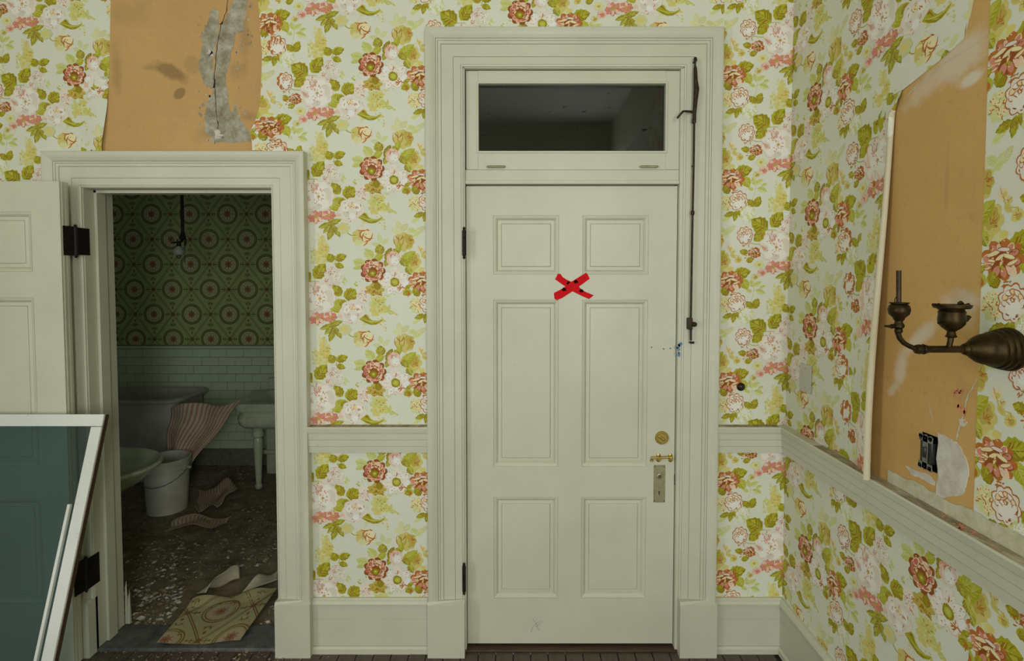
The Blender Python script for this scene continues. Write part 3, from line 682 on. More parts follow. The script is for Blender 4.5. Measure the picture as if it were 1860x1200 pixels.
zcut = [zY(262) - .02 + .03 * i for i in range(12)] + [zY(262) + .36 + .06 * i for i in range(8)]
cellsA = split(cellsA, [X0(140) + .02 * i for i in range(8)], [z for z in zcut if z < zY(120)])
cellsB = split(cellsB, [X0(462) + .012 * i for i in range(20)], zcut)
def map_front(u, z, n):
    return (u, -(n + bulge(u, z)), z)
pr_ = atY(46, 184); SL = (.92, .935)          # the strip left of the tear, measured from its big rose
ph_l = (pr_.x - (400 - 39) * CS * SL[0], pr_.z + 630 * CS * SL[1]); ul_ = ph_l[0] + TWD * SL[0]
sheet('wallpaper_strip', wf, cellsA, (RX0, ph_l[0]), ph_l, map_front, grid=.03, **scaled(*SL))
sheet('wallpaper_strip', wf, cellsA, (ph_l[0], ul_), ph_l, map_front, grid=.03, **scaled(*SL))
sheet('wallpaper_strip', wf, cellsA, (ul_, X0(300)), ph_l, map_front, grid=.03, **scaled(*SL))
for k in range(-1, 3):
    a = U_S + k * TWD; b = a + TWD
    sheet('wallpaper_strip', wf, cellsB + (cellsC if k >= 0 else []), (a, b), ph_main, map_front, grid=.03)
U_C = X0(1308.5)                         # last strip, wraps the corner
sheet('wallpaper_strip', wf, cellsC, (U_S + 3 * TWD, U_C), ph_main, map_front)
ZP3 = Z_S - (143 - 52) * .0025
sheet('wallpaper_strip', wf, cellsC, (U_C, XA), (U_C, ZP3), map_front)

# --- right wall paper, u = distance from the corner
def wru(px, py): p = atX(px, py, XR); return (-p.y, p.z)
UR1 = TWD - (XA - U_C)                   # first seam on the right wall
UR2 = wru(1788, 345)[0]
UE = wru(1640, 180)[0]                   # free edge of the peeling strip
def map_right(u, z, n): return (XR - n, -u, z)
pr1 = (UR1 - TWD, ZP3)
sheet('wallpaper_strip', wr, [[(0, 0), (UR1, 0), (UR1, ZC), (0, ZC)]], (0, UR1), (pr1[0], wru(1470, 182)[1] + 450 * CS * 1.035), map_right, **scaled(1, 1.035))
# phase of the second strip from its red flower
red_z = wru(1532, 159)[1]
ph2 = (wru(1532, 159)[0] - (100 - 39) * CS, red_z + 188 * CS * 1.035)
ZT = wru(1642, 163)[1]
tear_top = [wru(1642, 163), wru(1685, 128), wru(1722, 98), wru(1751, 70), wru(1757, 50), wru(1764, 25), wru(1769, 0)]
tear_top.append((tear_top[-1][0] + .03, ZC))
RZ = RAIL1 + 0.004
LIP = 0.032
def map_peel(u, z, n):
    lift = 0.052 * smooth(UR1 + .04, UE, u) ** 1.5 * smooth(ZT + .05, RZ + .1, z) + 0.004 * smooth(UE - .12, UE, u) * smooth(ZT + .12, ZT - .2, z)
    r = 0.008 + 0.003 * smooth(ZT, RZ, z)
    s = u - (UE - LIP)
    if z < RZ - .001: return (XR - n, -u, z)
    if s > 0 and z < ZT + 0.001:
        k = smooth(ZT, ZT - .12, z)
        rr = r / max(k, .02); th = s / rr
        return (XR - lift - rr * (1 - math.cos(th)) - n * math.cos(th), -(UE - LIP + rr * math.sin(th) - n * math.sin(th)), z)
    return (XR - lift - n, -u, z)
c2 = [[(UR1, RZ), (UE, RZ), (UE, ZT), (UR1, ZT)], [(UR1, 0), (UR2, 0), (UR2, RAIL0 + .02), (UR1, RAIL0 + .02)]]
for i in range(len(tear_top) - 1):
    a, b = tear_top[i], tear_top[i + 1]
    c2.append([(UR1, a[1]), a, b, (UR1, b[1])])
ucut = [UR1 + .04 + .03 * i for i in range(40) if UR1 + .04 + .03 * i < UE - LIP - .01] + [UE - LIP + .004 * i for i in range(8)]
c2 = [c2[1]] + split([c2[0]], ucut, [RZ + .08 * i for i in range(1, 20)]) + c2[2:]
peel = sheet('wallpaper_strip', wr, c2, (UR1, UR2), ph2, map_peel, grid=.09, gridu=.05, back=np.array((.62, .57, .38)), **scaled(1, 1.035))
red3 = wru(1833, 100)
ph3 = (red3[0] - (100 - 39) * CS, red3[1] + 188 * CS * 1.11)
for (a, b) in ((UR2, UR2 + TWD), (UR2 + TWD, 2.4)):
    sheet('wallpaper_strip', wr, [[(UR2, 0), (3.4, 0), (3.4, ZC), (UR2, ZC)]], (a, b), ph3, map_right, **scaled(1, 1.11))

# ------------------------------------------------------------------ bare plaster showing where the paper is torn away
def plaster(name, stains, base_c=((0.50, 0.30, 0.105), (0.58, 0.365, 0.135)), swap=False):
    m = N(name); v = m.coord()
    if swap:
        sx = m.n('ShaderNodeSeparateXYZ'); m.l(v, sx.inputs[0]); cb = m.n('ShaderNodeCombineXYZ')
        m.l(m.math('MULTIPLY', sx.outputs[1], -1.0), cb.inputs[0]); m.l(sx.outputs[2], cb.inputs[2]); v = cb.outputs[0]
    nz = m.noise(2.2, 8, 0.65, vec=v)
    c = m.ramp(nz, [(0.3, base_c[0]), (0.7, base_c[1])])
    c = m.mix(m.math('MULTIPLY', m.ramp(m.noise(45, 6, .75, vec=v), [(.55, (0, 0, 0)), (.72, (1, 1, 1))]), .35), c, (0.30, 0.17, 0.07))
    c = m.mix(m.math('MULTIPLY', m.ramp(m.noise(6, 7, .7, vec=v), [(.56, (0, 0, 0)), (.72, (1, 1, 1))]), .35), c, (0.36, 0.22, 0.09))
    for (cu, cz, ru, rz, ang, soft, ns, amp, col, k) in stains:
        f = m.blob(v, cu, cz, ru, rz, ang, soft, ns, amp); f = m.math('MULTIPLY', f, k); c = m.mix(f, c, col)
    m.base(c, 0.85); m.bump(m.noise(120, 5, .7, vec=v), .25, .0015)
def st(px, py, rpx, rpy, ang=0, soft=.5, ns=14, amp=.5, col=(.20, .13, .045), k=.7):
    p = atY(px, py); return (p.x, p.z, rpx * .0025, rpy * .0025, R(ang), soft, ns, amp, col, k)
plaster('front_plaster', [st(310, 130, 40, 16, -28, .5, 18, .45), st(326, 170, 14, 10, 40, .3, 18, .2), st(275, 122, 22, 10, 0, .9, 18, .5, k=.45), st(350, 118, 18, 20, 0, .4, 20, .3, k=.25),
                          st(212, 130, 14, 60, 0, .9, 14, .6, k=.35), st(445, 70, 14, 70, 0, .9, 12, .7, k=.35), st(430, 130, 26, 24, 0, .9, 12, .6, k=.3), st(450, 212, 22, 14, 0, .9, 12, .6, k=.35), st(380, 240, 30, 18, 0, .9, 12, .6, k=.35), st(240, 25, 60, 30, 0, .9, 8, .6, k=.15)])
pm = MB()
poly = [(x, -.0004, z) for x, z in ([(tl[0][0] - .06, ZC), (tr[0][0] + .06, ZC), (tr[0][0] + .06, BZ1 + .01), (tl[0][0] - .1, BZ1 + .01)])]
pm.add(poly, [(3, 2, 1, 0)]).build('bare_plaster', 'front_plaster', wf, label='bare tan plaster with brown stains where the paper is torn off')
def sr(px, py, ru, rz, ang=0, soft=.8, ns=12, amp=.5, col=(.62, .55, .42), k=.6):
    u, z = wru(px, py); return (u, z, ru, rz, R(ang), soft, ns, amp, col, k)
plaster('right_plaster', [sr(1745, 105, .13, .08, 12, .7, 26, .45, (.66, .58, .44), .8), sr(1690, 150, .17, .05, 22, .8, 26, .5, (.64, .52, .36), .75), sr(1765, 142, .05, .025, 10, .6, 18, .45, (.68, .63, .5), .85),
                          sr(1738, 560, .085, .075, 0, .9, 26, .7, (.66, .60, .47), .6), sr(1760, 545, .05, .04, 0, .7, 22, .6, (.66, .60, .47), .5), sr(1672, 612, .13, .035, 42, .8, 24, .6, (.68, .62, .49), .75), sr(1637, 668, .04, .085, -8, .8, 22, .6, (.70, .63, .48), .7), sr(1622, 706, .02, .05, -40, .8, 20, .5, (.68, .62, .48), .6),
                          sr(1720, 330, .01, .12, 0, .9, 20, .5, (.40, .26, .11), .5), sr(1690, 745, .006, .05, 20, .8, 20, .5, (.55, .48, .36), .5)],
        ((0.55, 0.335, 0.10), (0.61, 0.38, 0.125)), swap=True)
SWU0, SWU1 = wru(1675, 786)[0], wru(1703, 858)[0]; SWZ0, SWZ1 = wru(1688, 853)[1], wru(1688, 788)[1]
pl_ = MB()
for (u_a, u_b, z_a, z_b) in ((UR1 + .1, SWU0, RAIL1 - .02, ZC), (SWU1, UR2 + .02, RAIL1 - .02, ZC), (SWU0, SWU1, RAIL1 - .02, SWZ0), (SWU0, SWU1, SWZ1, ZC)):
    pl_.add([(XR - .0004, -u_a, z_a), (XR - .0004, -u_b, z_a), (XR - .0004, -u_b, z_b), (XR - .0004, -u_a, z_b)], [(0, 1, 2, 3)])
pl_.build('bare_plaster', 'right_plaster', wr, label='bare tan plaster behind the brass wall lamp', fixn=False)
cut(wr, MB().box(XR - .02, XR + .055, -SWU1, -SWU0, SWZ0, SWZ1))

def ragged(pts, rng, amp, n=4):
    out = []
    for i in range(len(pts)):
        a, b = pts[i], pts[(i + 1) % len(pts)]
        for k in range(n):
            t = k / n; j = amp if k else amp * .3
            out.append((a[0] + (b[0] - a[0]) * t + rng.uniform(-j, j), a[1] + (b[1] - a[1]) * t + rng.uniform(-j, j)))
    return out
rg = random.Random(21)
def filler(pts, mat, parent, Y=-.0012, name='plaster_repair', amp=4):
    poly = [atY(x, y) for x, y in ragged(pts, rg, amp)]
    return MB().prism([(p.x, Y, p.z) for p in poly], (0, -Y - .0001, 0)).build(name, mat, parent)
filler([(387, 14), (398, 22), (397, 56), (391, 92), (387, 117), (391, 157), (383, 161), (369, 151), (362, 126), (366, 92), (372, 56), (382, 20)], 'grey_filler', wf, amp=2)
filler([(430, -120), (460, -120), (450, 0), (444, 56), (428, 61), (419, 106), (411, 134), (414, 179), (420, 205), (428, 184), (436, 218), (452, 240), (458, 257), (389, 260), (372, 238), (375, 190), (387, 166), (391, 117), (397, 64), (405, 42), (416, 22), (424, 0)], 'grey_filler', wf, amp=2)
fk = MB(); rf = random.Random(31)
for (x, y) in [(372 + rf.uniform(-12, 12), rf.uniform(20, 258)) for _ in range(70)] + [(440 + rf.uniform(-22, 22) - 24 * (90 < yy < 200), yy) for yy in [rf.uniform(0, 258) for _ in range(90)]]:
    p = atY(x, y); r_ = rf.uniform(.001, .006)
    fk.add([(p.x + r_ * rf.uniform(.5, 1.3) * math.cos(q_), -.0010, p.z + 1.5 * r_ * rf.uniform(.5, 1.3) * math.sin(q_)) for q_ in (0, 1, 2, 3, 4, 5)], [(5, 4, 3, 2, 1, 0)])
fk.build('plaster_fleck', 'grey_filler', wf, kind='stuff')
filler([(388, 236), (402, 238), (408, 250), (392, 254)], 'white_filler', wf, -.002)
filler([(378, 92), (386, 92), (388, 102), (380, 104)], 'white_filler', wf, -.002)
def crackline(pts, w, parent, right=False):
    r2 = random.Random(9); out = []
    for i in range(len(pts) - 1):
        for k in range(6):
            t = k / 6; out.append((pts[i][0] + (pts[i + 1][0] - pts[i][0]) * t + r2.uniform(-1, 1), pts[i][1] + (pts[i + 1][1] - pts[i][1]) * t + r2.uniform(-1, 1)))
    out.append(pts[-1]); L, Rr = [], []
    for i, (x, y) in enumerate(out):
        ww = w * r2.uniform(.4, 1.2) / 2
        if right:
            p = atX(x, y, XR); L.append((XR - .0012, p.y - ww, p.z)); Rr.append((XR - .0012, p.y + ww, p.z))
        else:
            p = atY(x, y); L.append((p.x - ww, -.0016, p.z)); Rr.append((p.x + ww, -.0016, p.z))
    n = len(out); MB().add(L + Rr, [(i, i + 1, n + i + 1, n + i) for i in range(n - 1)]).build('crack', 'crack', parent)
crackline([(422, -60), (412, 20), (402, 45), (394, 90), (390, 135), (392, 190), (396, 230), (390, 262)], .004, wf)
crackline([(402, 45), (405, 40)], .014, wf)
# right wall repairs
def filler_r(pts, mat, amp=2.5, x=-.0015, name='plaster_repair', parent=None):
    poly = [atX(a, b, XR) for a, b in ragged(pts, rg, amp)]
    return MB().prism([(XR + x, p.y, p.z) for p in poly], (-x - .0001, 0, 0)).build(name, mat, parent or wr)
filler_r([(1704, 786), (1718, 792), (1738, 802), (1750, 822), (1759, 845), (1756, 880), (1748, 898), (1724, 902), (1703, 908), (1703, 850)], 'white_filler')
filler_r([(1645, 845), (1660, 852), (1688, 862), (1700, 875), (1698, 882), (1672, 868), (1655, 862)], 'white_filler', 1.5)
filler_r([(1743, 760), (1752, 762), (1758, 768), (1750, 775), (1744, 770)], 'white_filler', 1.5)
crackline([(1797, 62), (1760, 88), (1720, 112), (1680, 145), (1643, 178)], .010, wr, True)
bpy.data.objects[COL.objects[-1].name].data.materials[0] = MATS['white_filler']
crackline([(1775, 690), (1758, 720), (1752, 750), (1742, 780), (1738, 798)], .005, wr, True)
bpy.data.objects[COL.objects[-1].name].data.materials[0] = MATS['white_filler']
# strip of old paper left along the rail
a0, a1 = UE - .02, UR2 + .45
rm = MB(); pts = []; r3 = random.Random(4); nn = 40
for i in range(nn + 1):
    u = a0 + (a1 - a0) * i / nn; pts.append((u, RAIL1 + .045 + r3.uniform(-.006, .006) if u < UR2 else RAIL1 + .05 + r3.uniform(-.004, .004)))
rm.add([(XR - .0022, -u, RAIL1 - .01) for u, z in pts] + [(XR - .0022, -u, z) for u, z in pts], [(i, i + 1, nn + 2 + i, nn + 1 + i) for i in range(nn)])
rm.build('paper_remnant', 'paper_remnant', wr)
# pink marker specks
sp = MB(); r4 = random.Random(8)
for (cx, cy, sx, sy, n) in ((1741, 712, 5, 6, 14), (1740, 738, 3, 3, 5), (1753, 745, 3, 20, 8)):
    for _ in range(n):
        p = atX(cx + r4.gauss(0, sx), cy + r4.gauss(0, sy), XR); s_ = r4.uniform(.002, .005)
        sp.add([(XR - .002, p.y + s_ * math.cos(q), p.z + s_ * math.sin(q) * 1.4) for q in (0, 1.3, 2.5, 3.8, 5)], [(0, 1, 2, 3, 4)])
sp.build('paint_speck', 'pink_specks', wr, kind='stuff')

# ------------------------------------------------------------------ mouldings
PROF = [(.003, 0), (.003, .020), (.010, .022), (.0112, .0195), (.0124, .022), (.044, .022), (.0452, .0195), (.0464, .024), (.098, .026), (.0992, .0235), (.1004, .029), (.113, .029), (.1142, .0265), (.1154, .031), (.122, .032), (.1232, .029), (.1244, .034), (.138, .041), (.150, .045), (.164, .046), (.169, .044), (.170, 0)]
def casing(name, x0, x1, z0, z1, sc, mat='trim_paint', hs=1.0):
    t = thing(name, ((x0 + x1) / 2, 0, z0), kind='structure')
    pf = [(a * sc, b * hs) for a, b in PROF]; n = len(pf)
    def seg(nm, A, B):
        mb = MB(); mb.add([A(a, h) for a, h in pf] + [B(a, h) for a, h in pf], [(i, i + 1, n + i + 1, n + i) for i in range(n - 1)])
        return mb.build(nm, mat, t, fixn=True)
    seg('casing_leg', lambda a, h: (x0 - a, -h, z0), lambda a, h: (x0 - a, -h, z1 + a))
    seg('casing_head', lambda a, h: (x0 - a, -h, z1 + a), lambda a, h: (x1 + a, -h, z1 + a))
    seg('casing_leg', lambda a, h: (x1 + a, -h, z1 + a), lambda a, h: (x1 + a, -h, z0))
    for s_, xx in ((-1, x0), (1, x1)):
        w_ = pf[-1][0]; xa, xb = (xx - w_ - .002, xx) if s_ < 0 else (xx, xx + w_ + .002)
        mb = MB(); top = BASE1 + .004
        prof = [(xa, .0), (xa, .053), (xa + (.012 if s_ < 0 else 0), .057), ]
        mb.box(xa, xb, -.055, 0, 0, top - .012)
        # sloped cap
        mb.add([(xa, -.055, top - .012), (xb, -.055, top - .012), (xb, 0, top - .012), (xa, 0, top - .012), (xa, -.047, top), (xb, -.03, top), (xb, 0, top), (xa, 0, top)], [(0, 1, 5, 4), (1, 2, 6, 5), (2, 3, 7, 6), (3, 0, 4, 7), (4, 5, 6, 7)])
        mb.build('plinth_block', mat, t)
    return t
casing('trim_1', MX0, MX1, 0, MZ1, .98)
casing('trim_2', BX0, BX1, 0, BZ1, .93)

RAILP = [(0, .0), (0, .030), (.028, .032), (.0293, .0295), (.0306, .034), (.058, .035), (.0593, .0325), (.0606, .037), (.088, .039), (.0893, .036), (.0906, .042), (.112, .046), (.117, .043), (.117, 0)]
rsc = (RAIL1 - RAIL0) / .117
BASEP = [(0, 0), (0, .030), (.024, .030), (.032, .022), (.0335, .016), (.035, .020), (.158, .020), (.1595, .017), (.161, .020), (.218, .020), (.2195, .014), (.221, .026), (.234, .028), (.244, .022), (.250, .014), (.254, .012), (.254, 0)]
bsc = BASE1 / .254
def run_front(name, prof, z0, sc, xa, xb, mitre, kind='structure', mat='trim_paint'):
    n = len(prof); A = [(xa, -h, z0 + a * sc) for a, h in prof]; B = [(xb - (h if mitre else 0), -h, z0 + a * sc) for a, h in prof]
    o = MB().add(A + B, [(i, i + 1, n + i + 1, n + i) for i in range(n - 1)]).build(name, mat); tag(o, kind=kind); return o
def run_right(name, prof, z0, sc, mat='trim_paint', ledge=None):
    n = len(prof); A = [(XR - h, -h, z0 + a * sc) for a, h in prof]; B = [(XR - h, RY0, z0 + a * sc) for a, h in prof]
    o = MB().add(A + B, [(i, i + 1, n + i + 1, n + i) for i in range(n - 1)]).build(name, mat); tag(o, kind='structure'); return o
t3 = run_front('trim_3', RAILP, RAIL0, rsc, BX1 + .156, MX0 - .165, False)
t4 = run_front('trim_4', RAILP, RAIL0, rsc, MX1 + .165, XR, True)
MB().box(BX1 + .16, MX0 - .168, -.038, -.003, RAIL1, RAIL1 + .0012).build('dust_film', 'dusty_ledge', t3)
MB().box(MX1 + .168, XR - .05, -.038, -.003, RAIL1, RAIL1 + .0012).build('dust_film', 'dusty_ledge', t4)
tr5 = run_right('trim_5', RAILP, RAIL0, rsc)
run_front('baseboard_front', BASEP, 0, bsc, BX1 + .157, MX0 - .167, False)
run_front('baseboard_front', BASEP, 0, bsc, MX1 + .167, XR, True)
run_front('baseboard_front', BASEP, 0, bsc, RX0, BX0 - .157, False)
run_right('baseboard_right', BASEP, 0, bsc)
# dust lying on the ledge of the right rail
MB().box(XR - .040, XR - .003, -1.9, -.30, RAIL1, RAIL1 + .0012).build('dust_film', 'dusty_ledge', tr5, label='brown dust on the rail ledge')
sp = MB()
for (cx, cy, sx, n) in ((1835, 980, 8, 10), (1745, 958, 7, 26), (1765, 972, 6, 14), (1812, 985, 8, 8), (1715, 935, 5, 8)):
    for _ in range(n):
        p = atZ(cx + r4.gauss(0, sx), cy + r4.gauss(0, 5), RAIL1 + .0016)
        if not (XR - .04 < p.x < XR - .004): continue
        s_ = r4.uniform(.002, .005); sp.add([(p.x + s_ * math.cos(q), p.y + s_ * math.sin(q), p.z) for q in (0, 1.3, 2.5, 3.8, 5)], [(0, 1, 2, 3, 4)])
if sp.v: sp.build('paint_speck', 'pink_specks', tr5, kind='stuff')

# ------------------------------------------------------------------ panelled doors
def panelled(t, P_, x0, x1, z0, z1, cols, rows, th, mat='white_paint'):
    """P_(x, d, z): point at x across, d behind the face, z up. cols: [(xa,xb)], rows: [(za,zb)] of the panels, top to bottom"""
    def bx(nm, xa, xb, za, zb):
        vs_ = [P_(x, d, z) for z in (za, zb) for d in (0, th) for x in (xa, xb)]
        MB().add(vs_, [(0, 2, 3, 1), (4, 5, 7, 6), (0, 1, 5, 4), (1, 3, 7, 5), (3, 2, 6, 7), (2, 0, 4, 6)]).build(nm, mat, t)
    bx('stile', x0, cols[0][0], z0, z1); bx('stile', cols[1][1], x1, z0, z1)
    zz = [z1] + [v for r_ in rows for v in (r_[1], r_[0])] + [z0]
    for i in range(0, len(zz), 2): bx('rail', cols[0][0], cols[1][1], zz[i + 1], zz[i])
    for (za, zb) in rows:
        bx('muntin', cols[0][1], cols[1][0], za, zb)
        for (xa, xb) in cols:
            # concentric rings: moulding slope, groove, flat, raised-field step
            ring = [(0, 0), (.0005, .0035), (.003, .004), (.0045, .001), (.010, .002), (.016, .007), (.019, .011), (.0205, .0135), (.022, .0115), (.036, .0105), (.0375, .013), (.039, .009), (.041, .008)]
            vs_ = []; fs = []
            for (ins, d) in ring:
                vs_ += [P_(xa + ins, d, za + ins), P_(xb - ins, d, za + ins), P_(xb - ins, d, zb - ins), P_(xa + ins, d, zb - ins)]
            for i in range(len(ring) - 1):
                for k in range(4): fs.append((i * 4 + k, i * 4 + (k + 1) % 4, (i + 1) * 4 + (k + 1) % 4, (i + 1) * 4 + k))
            e = (len(ring) - 1) * 4; fs.append((e, e + 1, e + 2, e + 3))
            k = len(vs_); vs_ += [P_(xa, th, za), P_(xb, th, za), P_(xb, th, zb), P_(xa, th, zb)]; fs.append((k + 3, k + 2, k + 1, k))
            MB().add(vs_, fs).build('panel', mat, t)
YD = .012
dx0, dx1 = atY(848, 700, YD).x, atY(1226.5, 700, YD).x
dz0, dz1 = zY(1168, YD), zY(338, YD)
d1 = thing('door_1', ((dx0 + dx1) / 2, YD, dz0), kind='structure')
xx = lambda px, py=620: atY(px, py, YD).x
rows1 = [(zY(499, YD), zY(391, YD)), (zY(847, YD), zY(544, YD)), (zY(1086, YD), zY(902, YD))]
panelled(d1, lambda x, d, z: (x, YD + d, z), dx0, dx1, dz0, dz1, [(xx(896), xx(1015)), (xx(1057), xx(1176.5))], rows1, .045)
# door frame jambs, stop, transom bar, threshold
jt = thing('trim_6', ((MX0 + MX1) / 2, .07, 0), kind='structure')
MB().box(MX0 - .009, dx0 - .003, -.012, TW, 0, MZ1).build('jamb', 'trim_paint', jt)
MB().box(dx1 + .003, MX1 + .009, -.012, TW, 0, MZ1).build('jamb', 'trim_paint', jt)
MB().box(MX0, MX1, -.012, TW, MZ1 - .002, MZ1 + .009).build('head_jamb', 'trim_paint', jt)
zb0, zb1 = zY(333, YD), zY(309, YD)
MB().box(dx0 - .003, dx1 + .003, -.002, TW, zb0, zb1).box(dx0 - .003, dx1 + .003, -.008, .02, zb0 - .006, zb0 + .012).build('transom_bar', 'trim_paint', jt, bevel=.003)
MB().box(dx0, dx1, YD + .046, YD + .06, 0, zb0).build('door_stop', 'trim_paint', jt)
MB().box(MX0, MX1, -.02, TW, 0, .012).build('threshold', 'threshold_wood', jt, bevel=.004)
# transom light
YT = .006
tx0, tx1, tz0, tz1 = dx0 + .001, dx1 + .004, zb1 + .002, MZ1 - .006
gx0, gx1, gz0, gz1 = atY(869, 215, YT + .012).x, atY(1208, 215, YT + .012).x, zY(276, YT + .012), zY(153, YT + .012)
w1 = thing('window_1', ((tx0 + tx1) / 2, YT, tz0), kind='structure')
MB().box(tx0, gx0, YT, YT + .04, tz0, tz1).build('stile', 'white_paint', w1, bevel=.002)
MB().box(gx1, tx1, YT, YT + .04, tz0, tz1).build('stile', 'white_paint', w1, bevel=.002)
MB().box(gx0, gx1, YT, YT + .04, tz0, gz0).build('rail', 'white_paint', w1)
MB().box(gx0, gx1, YT, YT + .04, gz1, tz1).build('rail', 'white_paint', w1)
for (a, b, c_, d_) in ((gx0 - .008, gx1 + .008, gz1 - .002, gz1 + .008), (gx0 - .008, gx1 + .008, gz0 - .008, gz0 + .002), (gx0 - .008, gx0 + .002, gz0, gz1), (gx1 - .002, gx1 + .008, gz0, gz1)):
    MB().box(a, b, YT - .004, YT + .02, c_, d_).build('glazing_bead', 'trim_paint', w1, bevel=.002)
MB().box(gx0, gx1, YT + .022, YT + .025, gz0, gz1).build('pane', 'transom_glass', w1)
for px in (901, 1178):
    p = atY(px, 303, YT); mb = MB(); mb.box(p.x - .036, p.x + .036, YT - .006, YT + .002, p.z - .006, p.z + .006)
    mb.lathe([(-.042, .003), (-.036, .005), (.036, .005), (.042, .003)], (p.x, YT - .008, p.z), (1, 0, 0), 10)
    mb.build('hinge', 'dull_brass', w1)
# hinges of the closed door
for (ya, yb) in ((412, 470), (1022, 1080)):
    p = atY(843, (ya + yb) / 2, -.029); za, zb = zY(yb, -.029), zY(ya, -.029); L = zb - za
    MB().lathe([(0, .003), (.006, .007), (.012, .004), (.016, .0085), (L * .35, .0085), (L * .36, .0072), (L * .37, .0085), (L * .64, .0085), (L * .65, .0072), (L * .66, .0085), (L - .016, .0085), (L - .012, .004), (L - .006, .007), (L, .003)], (p.x, -.029, za), n=12).box(p.x - .002, p.x + .002, -.026, .012, za + .02, zb - .02).build('hinge', 'dark_iron', d1, smooth=True, label='dark iron hinge')
# deadbolt turn
p = atY(1202, 794.5, YD)
db = MB().lathe([(0, .031), (.005, .031), (.008, .0285), (.008, .0255), (.005, .0245), (.005, .0225), (.0075, .0215), (.0075, .001)], (p.x, YD, p.z), (0, -1, 0), 32).build('deadbolt', 'brass', d1, smooth=True, label='round brass deadbolt')
a = R(-38); e1 = Vector((math.cos(a), 0, math.sin(a))); e2 = Vector((-math.sin(a), 0, math.cos(a)))
MB().obox(Vector((p.x, YD - .0075, p.z)) - e1 * .024 - e2 * .006, e1 * .036, e2 * .011, (0, -.016, 0)).build('thumb_turn', 'brass', db, bevel=.003)
for q in (0, math.pi):
    MB().lathe([(0, .003), (.002, .003), (.003, .001)], (p.x + .016 * math.cos(q - .4), YD - .0075, p.z + .016 * math.sin(q - .4) * .6 - .004), (0, -1, 0), 8).build('screw', 'dull_brass', db)
# barrel bolt
p0, p1 = atY(1183, 831.5, YD - .012), atY(1222, 830, YD - .012)
bb = MB().tube([p0, p1], .0052, 12).lathe([(0, .004), (.004, .007), (.010, .006), (.012, .002)], p0 + Vector((.002, 0, -.006)), (0, -.3, -1), 10).build('barrel_bolt', 'brass', d1, smooth=True, label='small brass slide bolt')
for px in (1196, 1217.5):
    q = atY(px, 831, YD); mb = MB().lathe([(0, .010), (.003, .010), (.004, .008)], (q.x, YD, q.z + .010), (0, -1, 0), 14).lathe([(0, .010), (.003, .010), (.004, .008)], (q.x, YD, q.z - .010), (0, -1, 0), 14)
    mb.box(q.x - .007, q.x + .007, YD - .020, YD, q.z - .008, q.z + .008); mb.build('bolt_guide', 'brass', bb, bevel=.002)
# lock plate
xa, xb, za, zb = xx(1187, 878), xx(1208, 878), zY(912, YD), zY(844, YD)
lp = MB().box(xa, xb, YD - .003, YD, za, zb).build('lock_plate', 'dull_brass', d1, bevel=.0015, label='dull brass lock plate with keyhole')
xc = (xa + xb) / 2; zk = zY(864, YD)
zh = zY(893, YD)
MB().lathe([(0, .013), (.003, .013), (.005, .010), (.005, .0075), (0, .0073)], (xc, YD - .003, zk), (0, -1, 0), 20, caps=False).build('spindle_collar', 'dull_brass', lp, smooth=True)
lock_stile = max((o_ for o_ in d1.children if o_.name.startswith('stile')), key=lambda o_: max(v_.co.x for v_ in o_.data.vertices))
stop_ = [o_ for o_ in jt.children if o_.name.startswith('door_stop')][0]
for o_ in (lp, lock_stile, stop_):          # spindle hole and keyhole go right through plate and door
    cut(o_, MB().lathe([(-.02, .0072), (.10, .0072)], (xc, YD, zk), (0, 1, 0), 16))
    cut(o_, MB().lathe([(-.02, .005), (.10, .005)], (xc, YD, zh), (0, 1, 0), 14))
    cut(o_, MB().prism([(xc - .0028, YD - .02, zh), (xc + .0028, YD - .02, zh), (xc + .0036, YD - .02, zh - .014), (xc - .0036, YD - .02, zh - .014)], (0, .12, 0)))
for (a, b) in ((xa + .005, zb - .008), (xb - .005, zb - .008), (xa + .005, za + .008), (xb - .005, za + .008)):
    MB().lathe([(0, .0022), (.0012, .0018)], (a, YD - .003, b), (0, -1, 0), 8).build('screw', 'dark_iron', lp)
# strike in the gap, scuffs
p = atY(1225.5, 871, YD); MB().box(p.x - .003, p.x + .006, YD - .002, YD + .02, p.z - .024, p.z + .024).build('strike_plate', 'dark_iron', jt)
def scratch(pts, w, mat, parent, nm='scuff'):
    P3 = [atY(x, y, YD - .0006) for x, y in pts]; L, Rr = [], []
    for i, q in enumerate(P3):
        d = (P3[min(i + 1, len(P3) - 1)] - P3[max(0, i - 1)]); n_ = Vector((-d.z, 0, d.x)).normalized() * w / 2; L.append(q + n_); Rr.append(q - n_)
    n = len(P3); MB().add(L + Rr, [(i, i + 1, n + i + 1, n + i) for i in range(n - 1)]).build(nm, mat, parent)
scratch([(964, 1148), (968, 1138), (976, 1130), (985, 1126), (980, 1133), (972, 1138)], .0018, 'scuff', d1); scratch([(968, 1124), (974, 1132), (978, 1142), (980, 1144)], .0018, 'scuff', d1)
for (x, y) in ((1183, 630), (1205, 633), (1217, 632)): scratch([(x - 1, y), (x + 2, y + 1)], .006, 'scuff', d1)
mb = MB()
for _ in range(22):
    p = atY(1230 + r4.gauss(0, 1.6), 634 + r4.gauss(0, 8), 0); s_ = r4.uniform(.0015, .005); mb.add([(p.x + s_ * math.cos(q), -.0225, p.z + 1.8 * s_ * math.sin(q)) for q in (0, 1.2, 2.5, 3.8, 5)], [(0, 1, 2, 3, 4)])
mb.build('paint_speck', 'blue_paint', jt, kind='stuff')

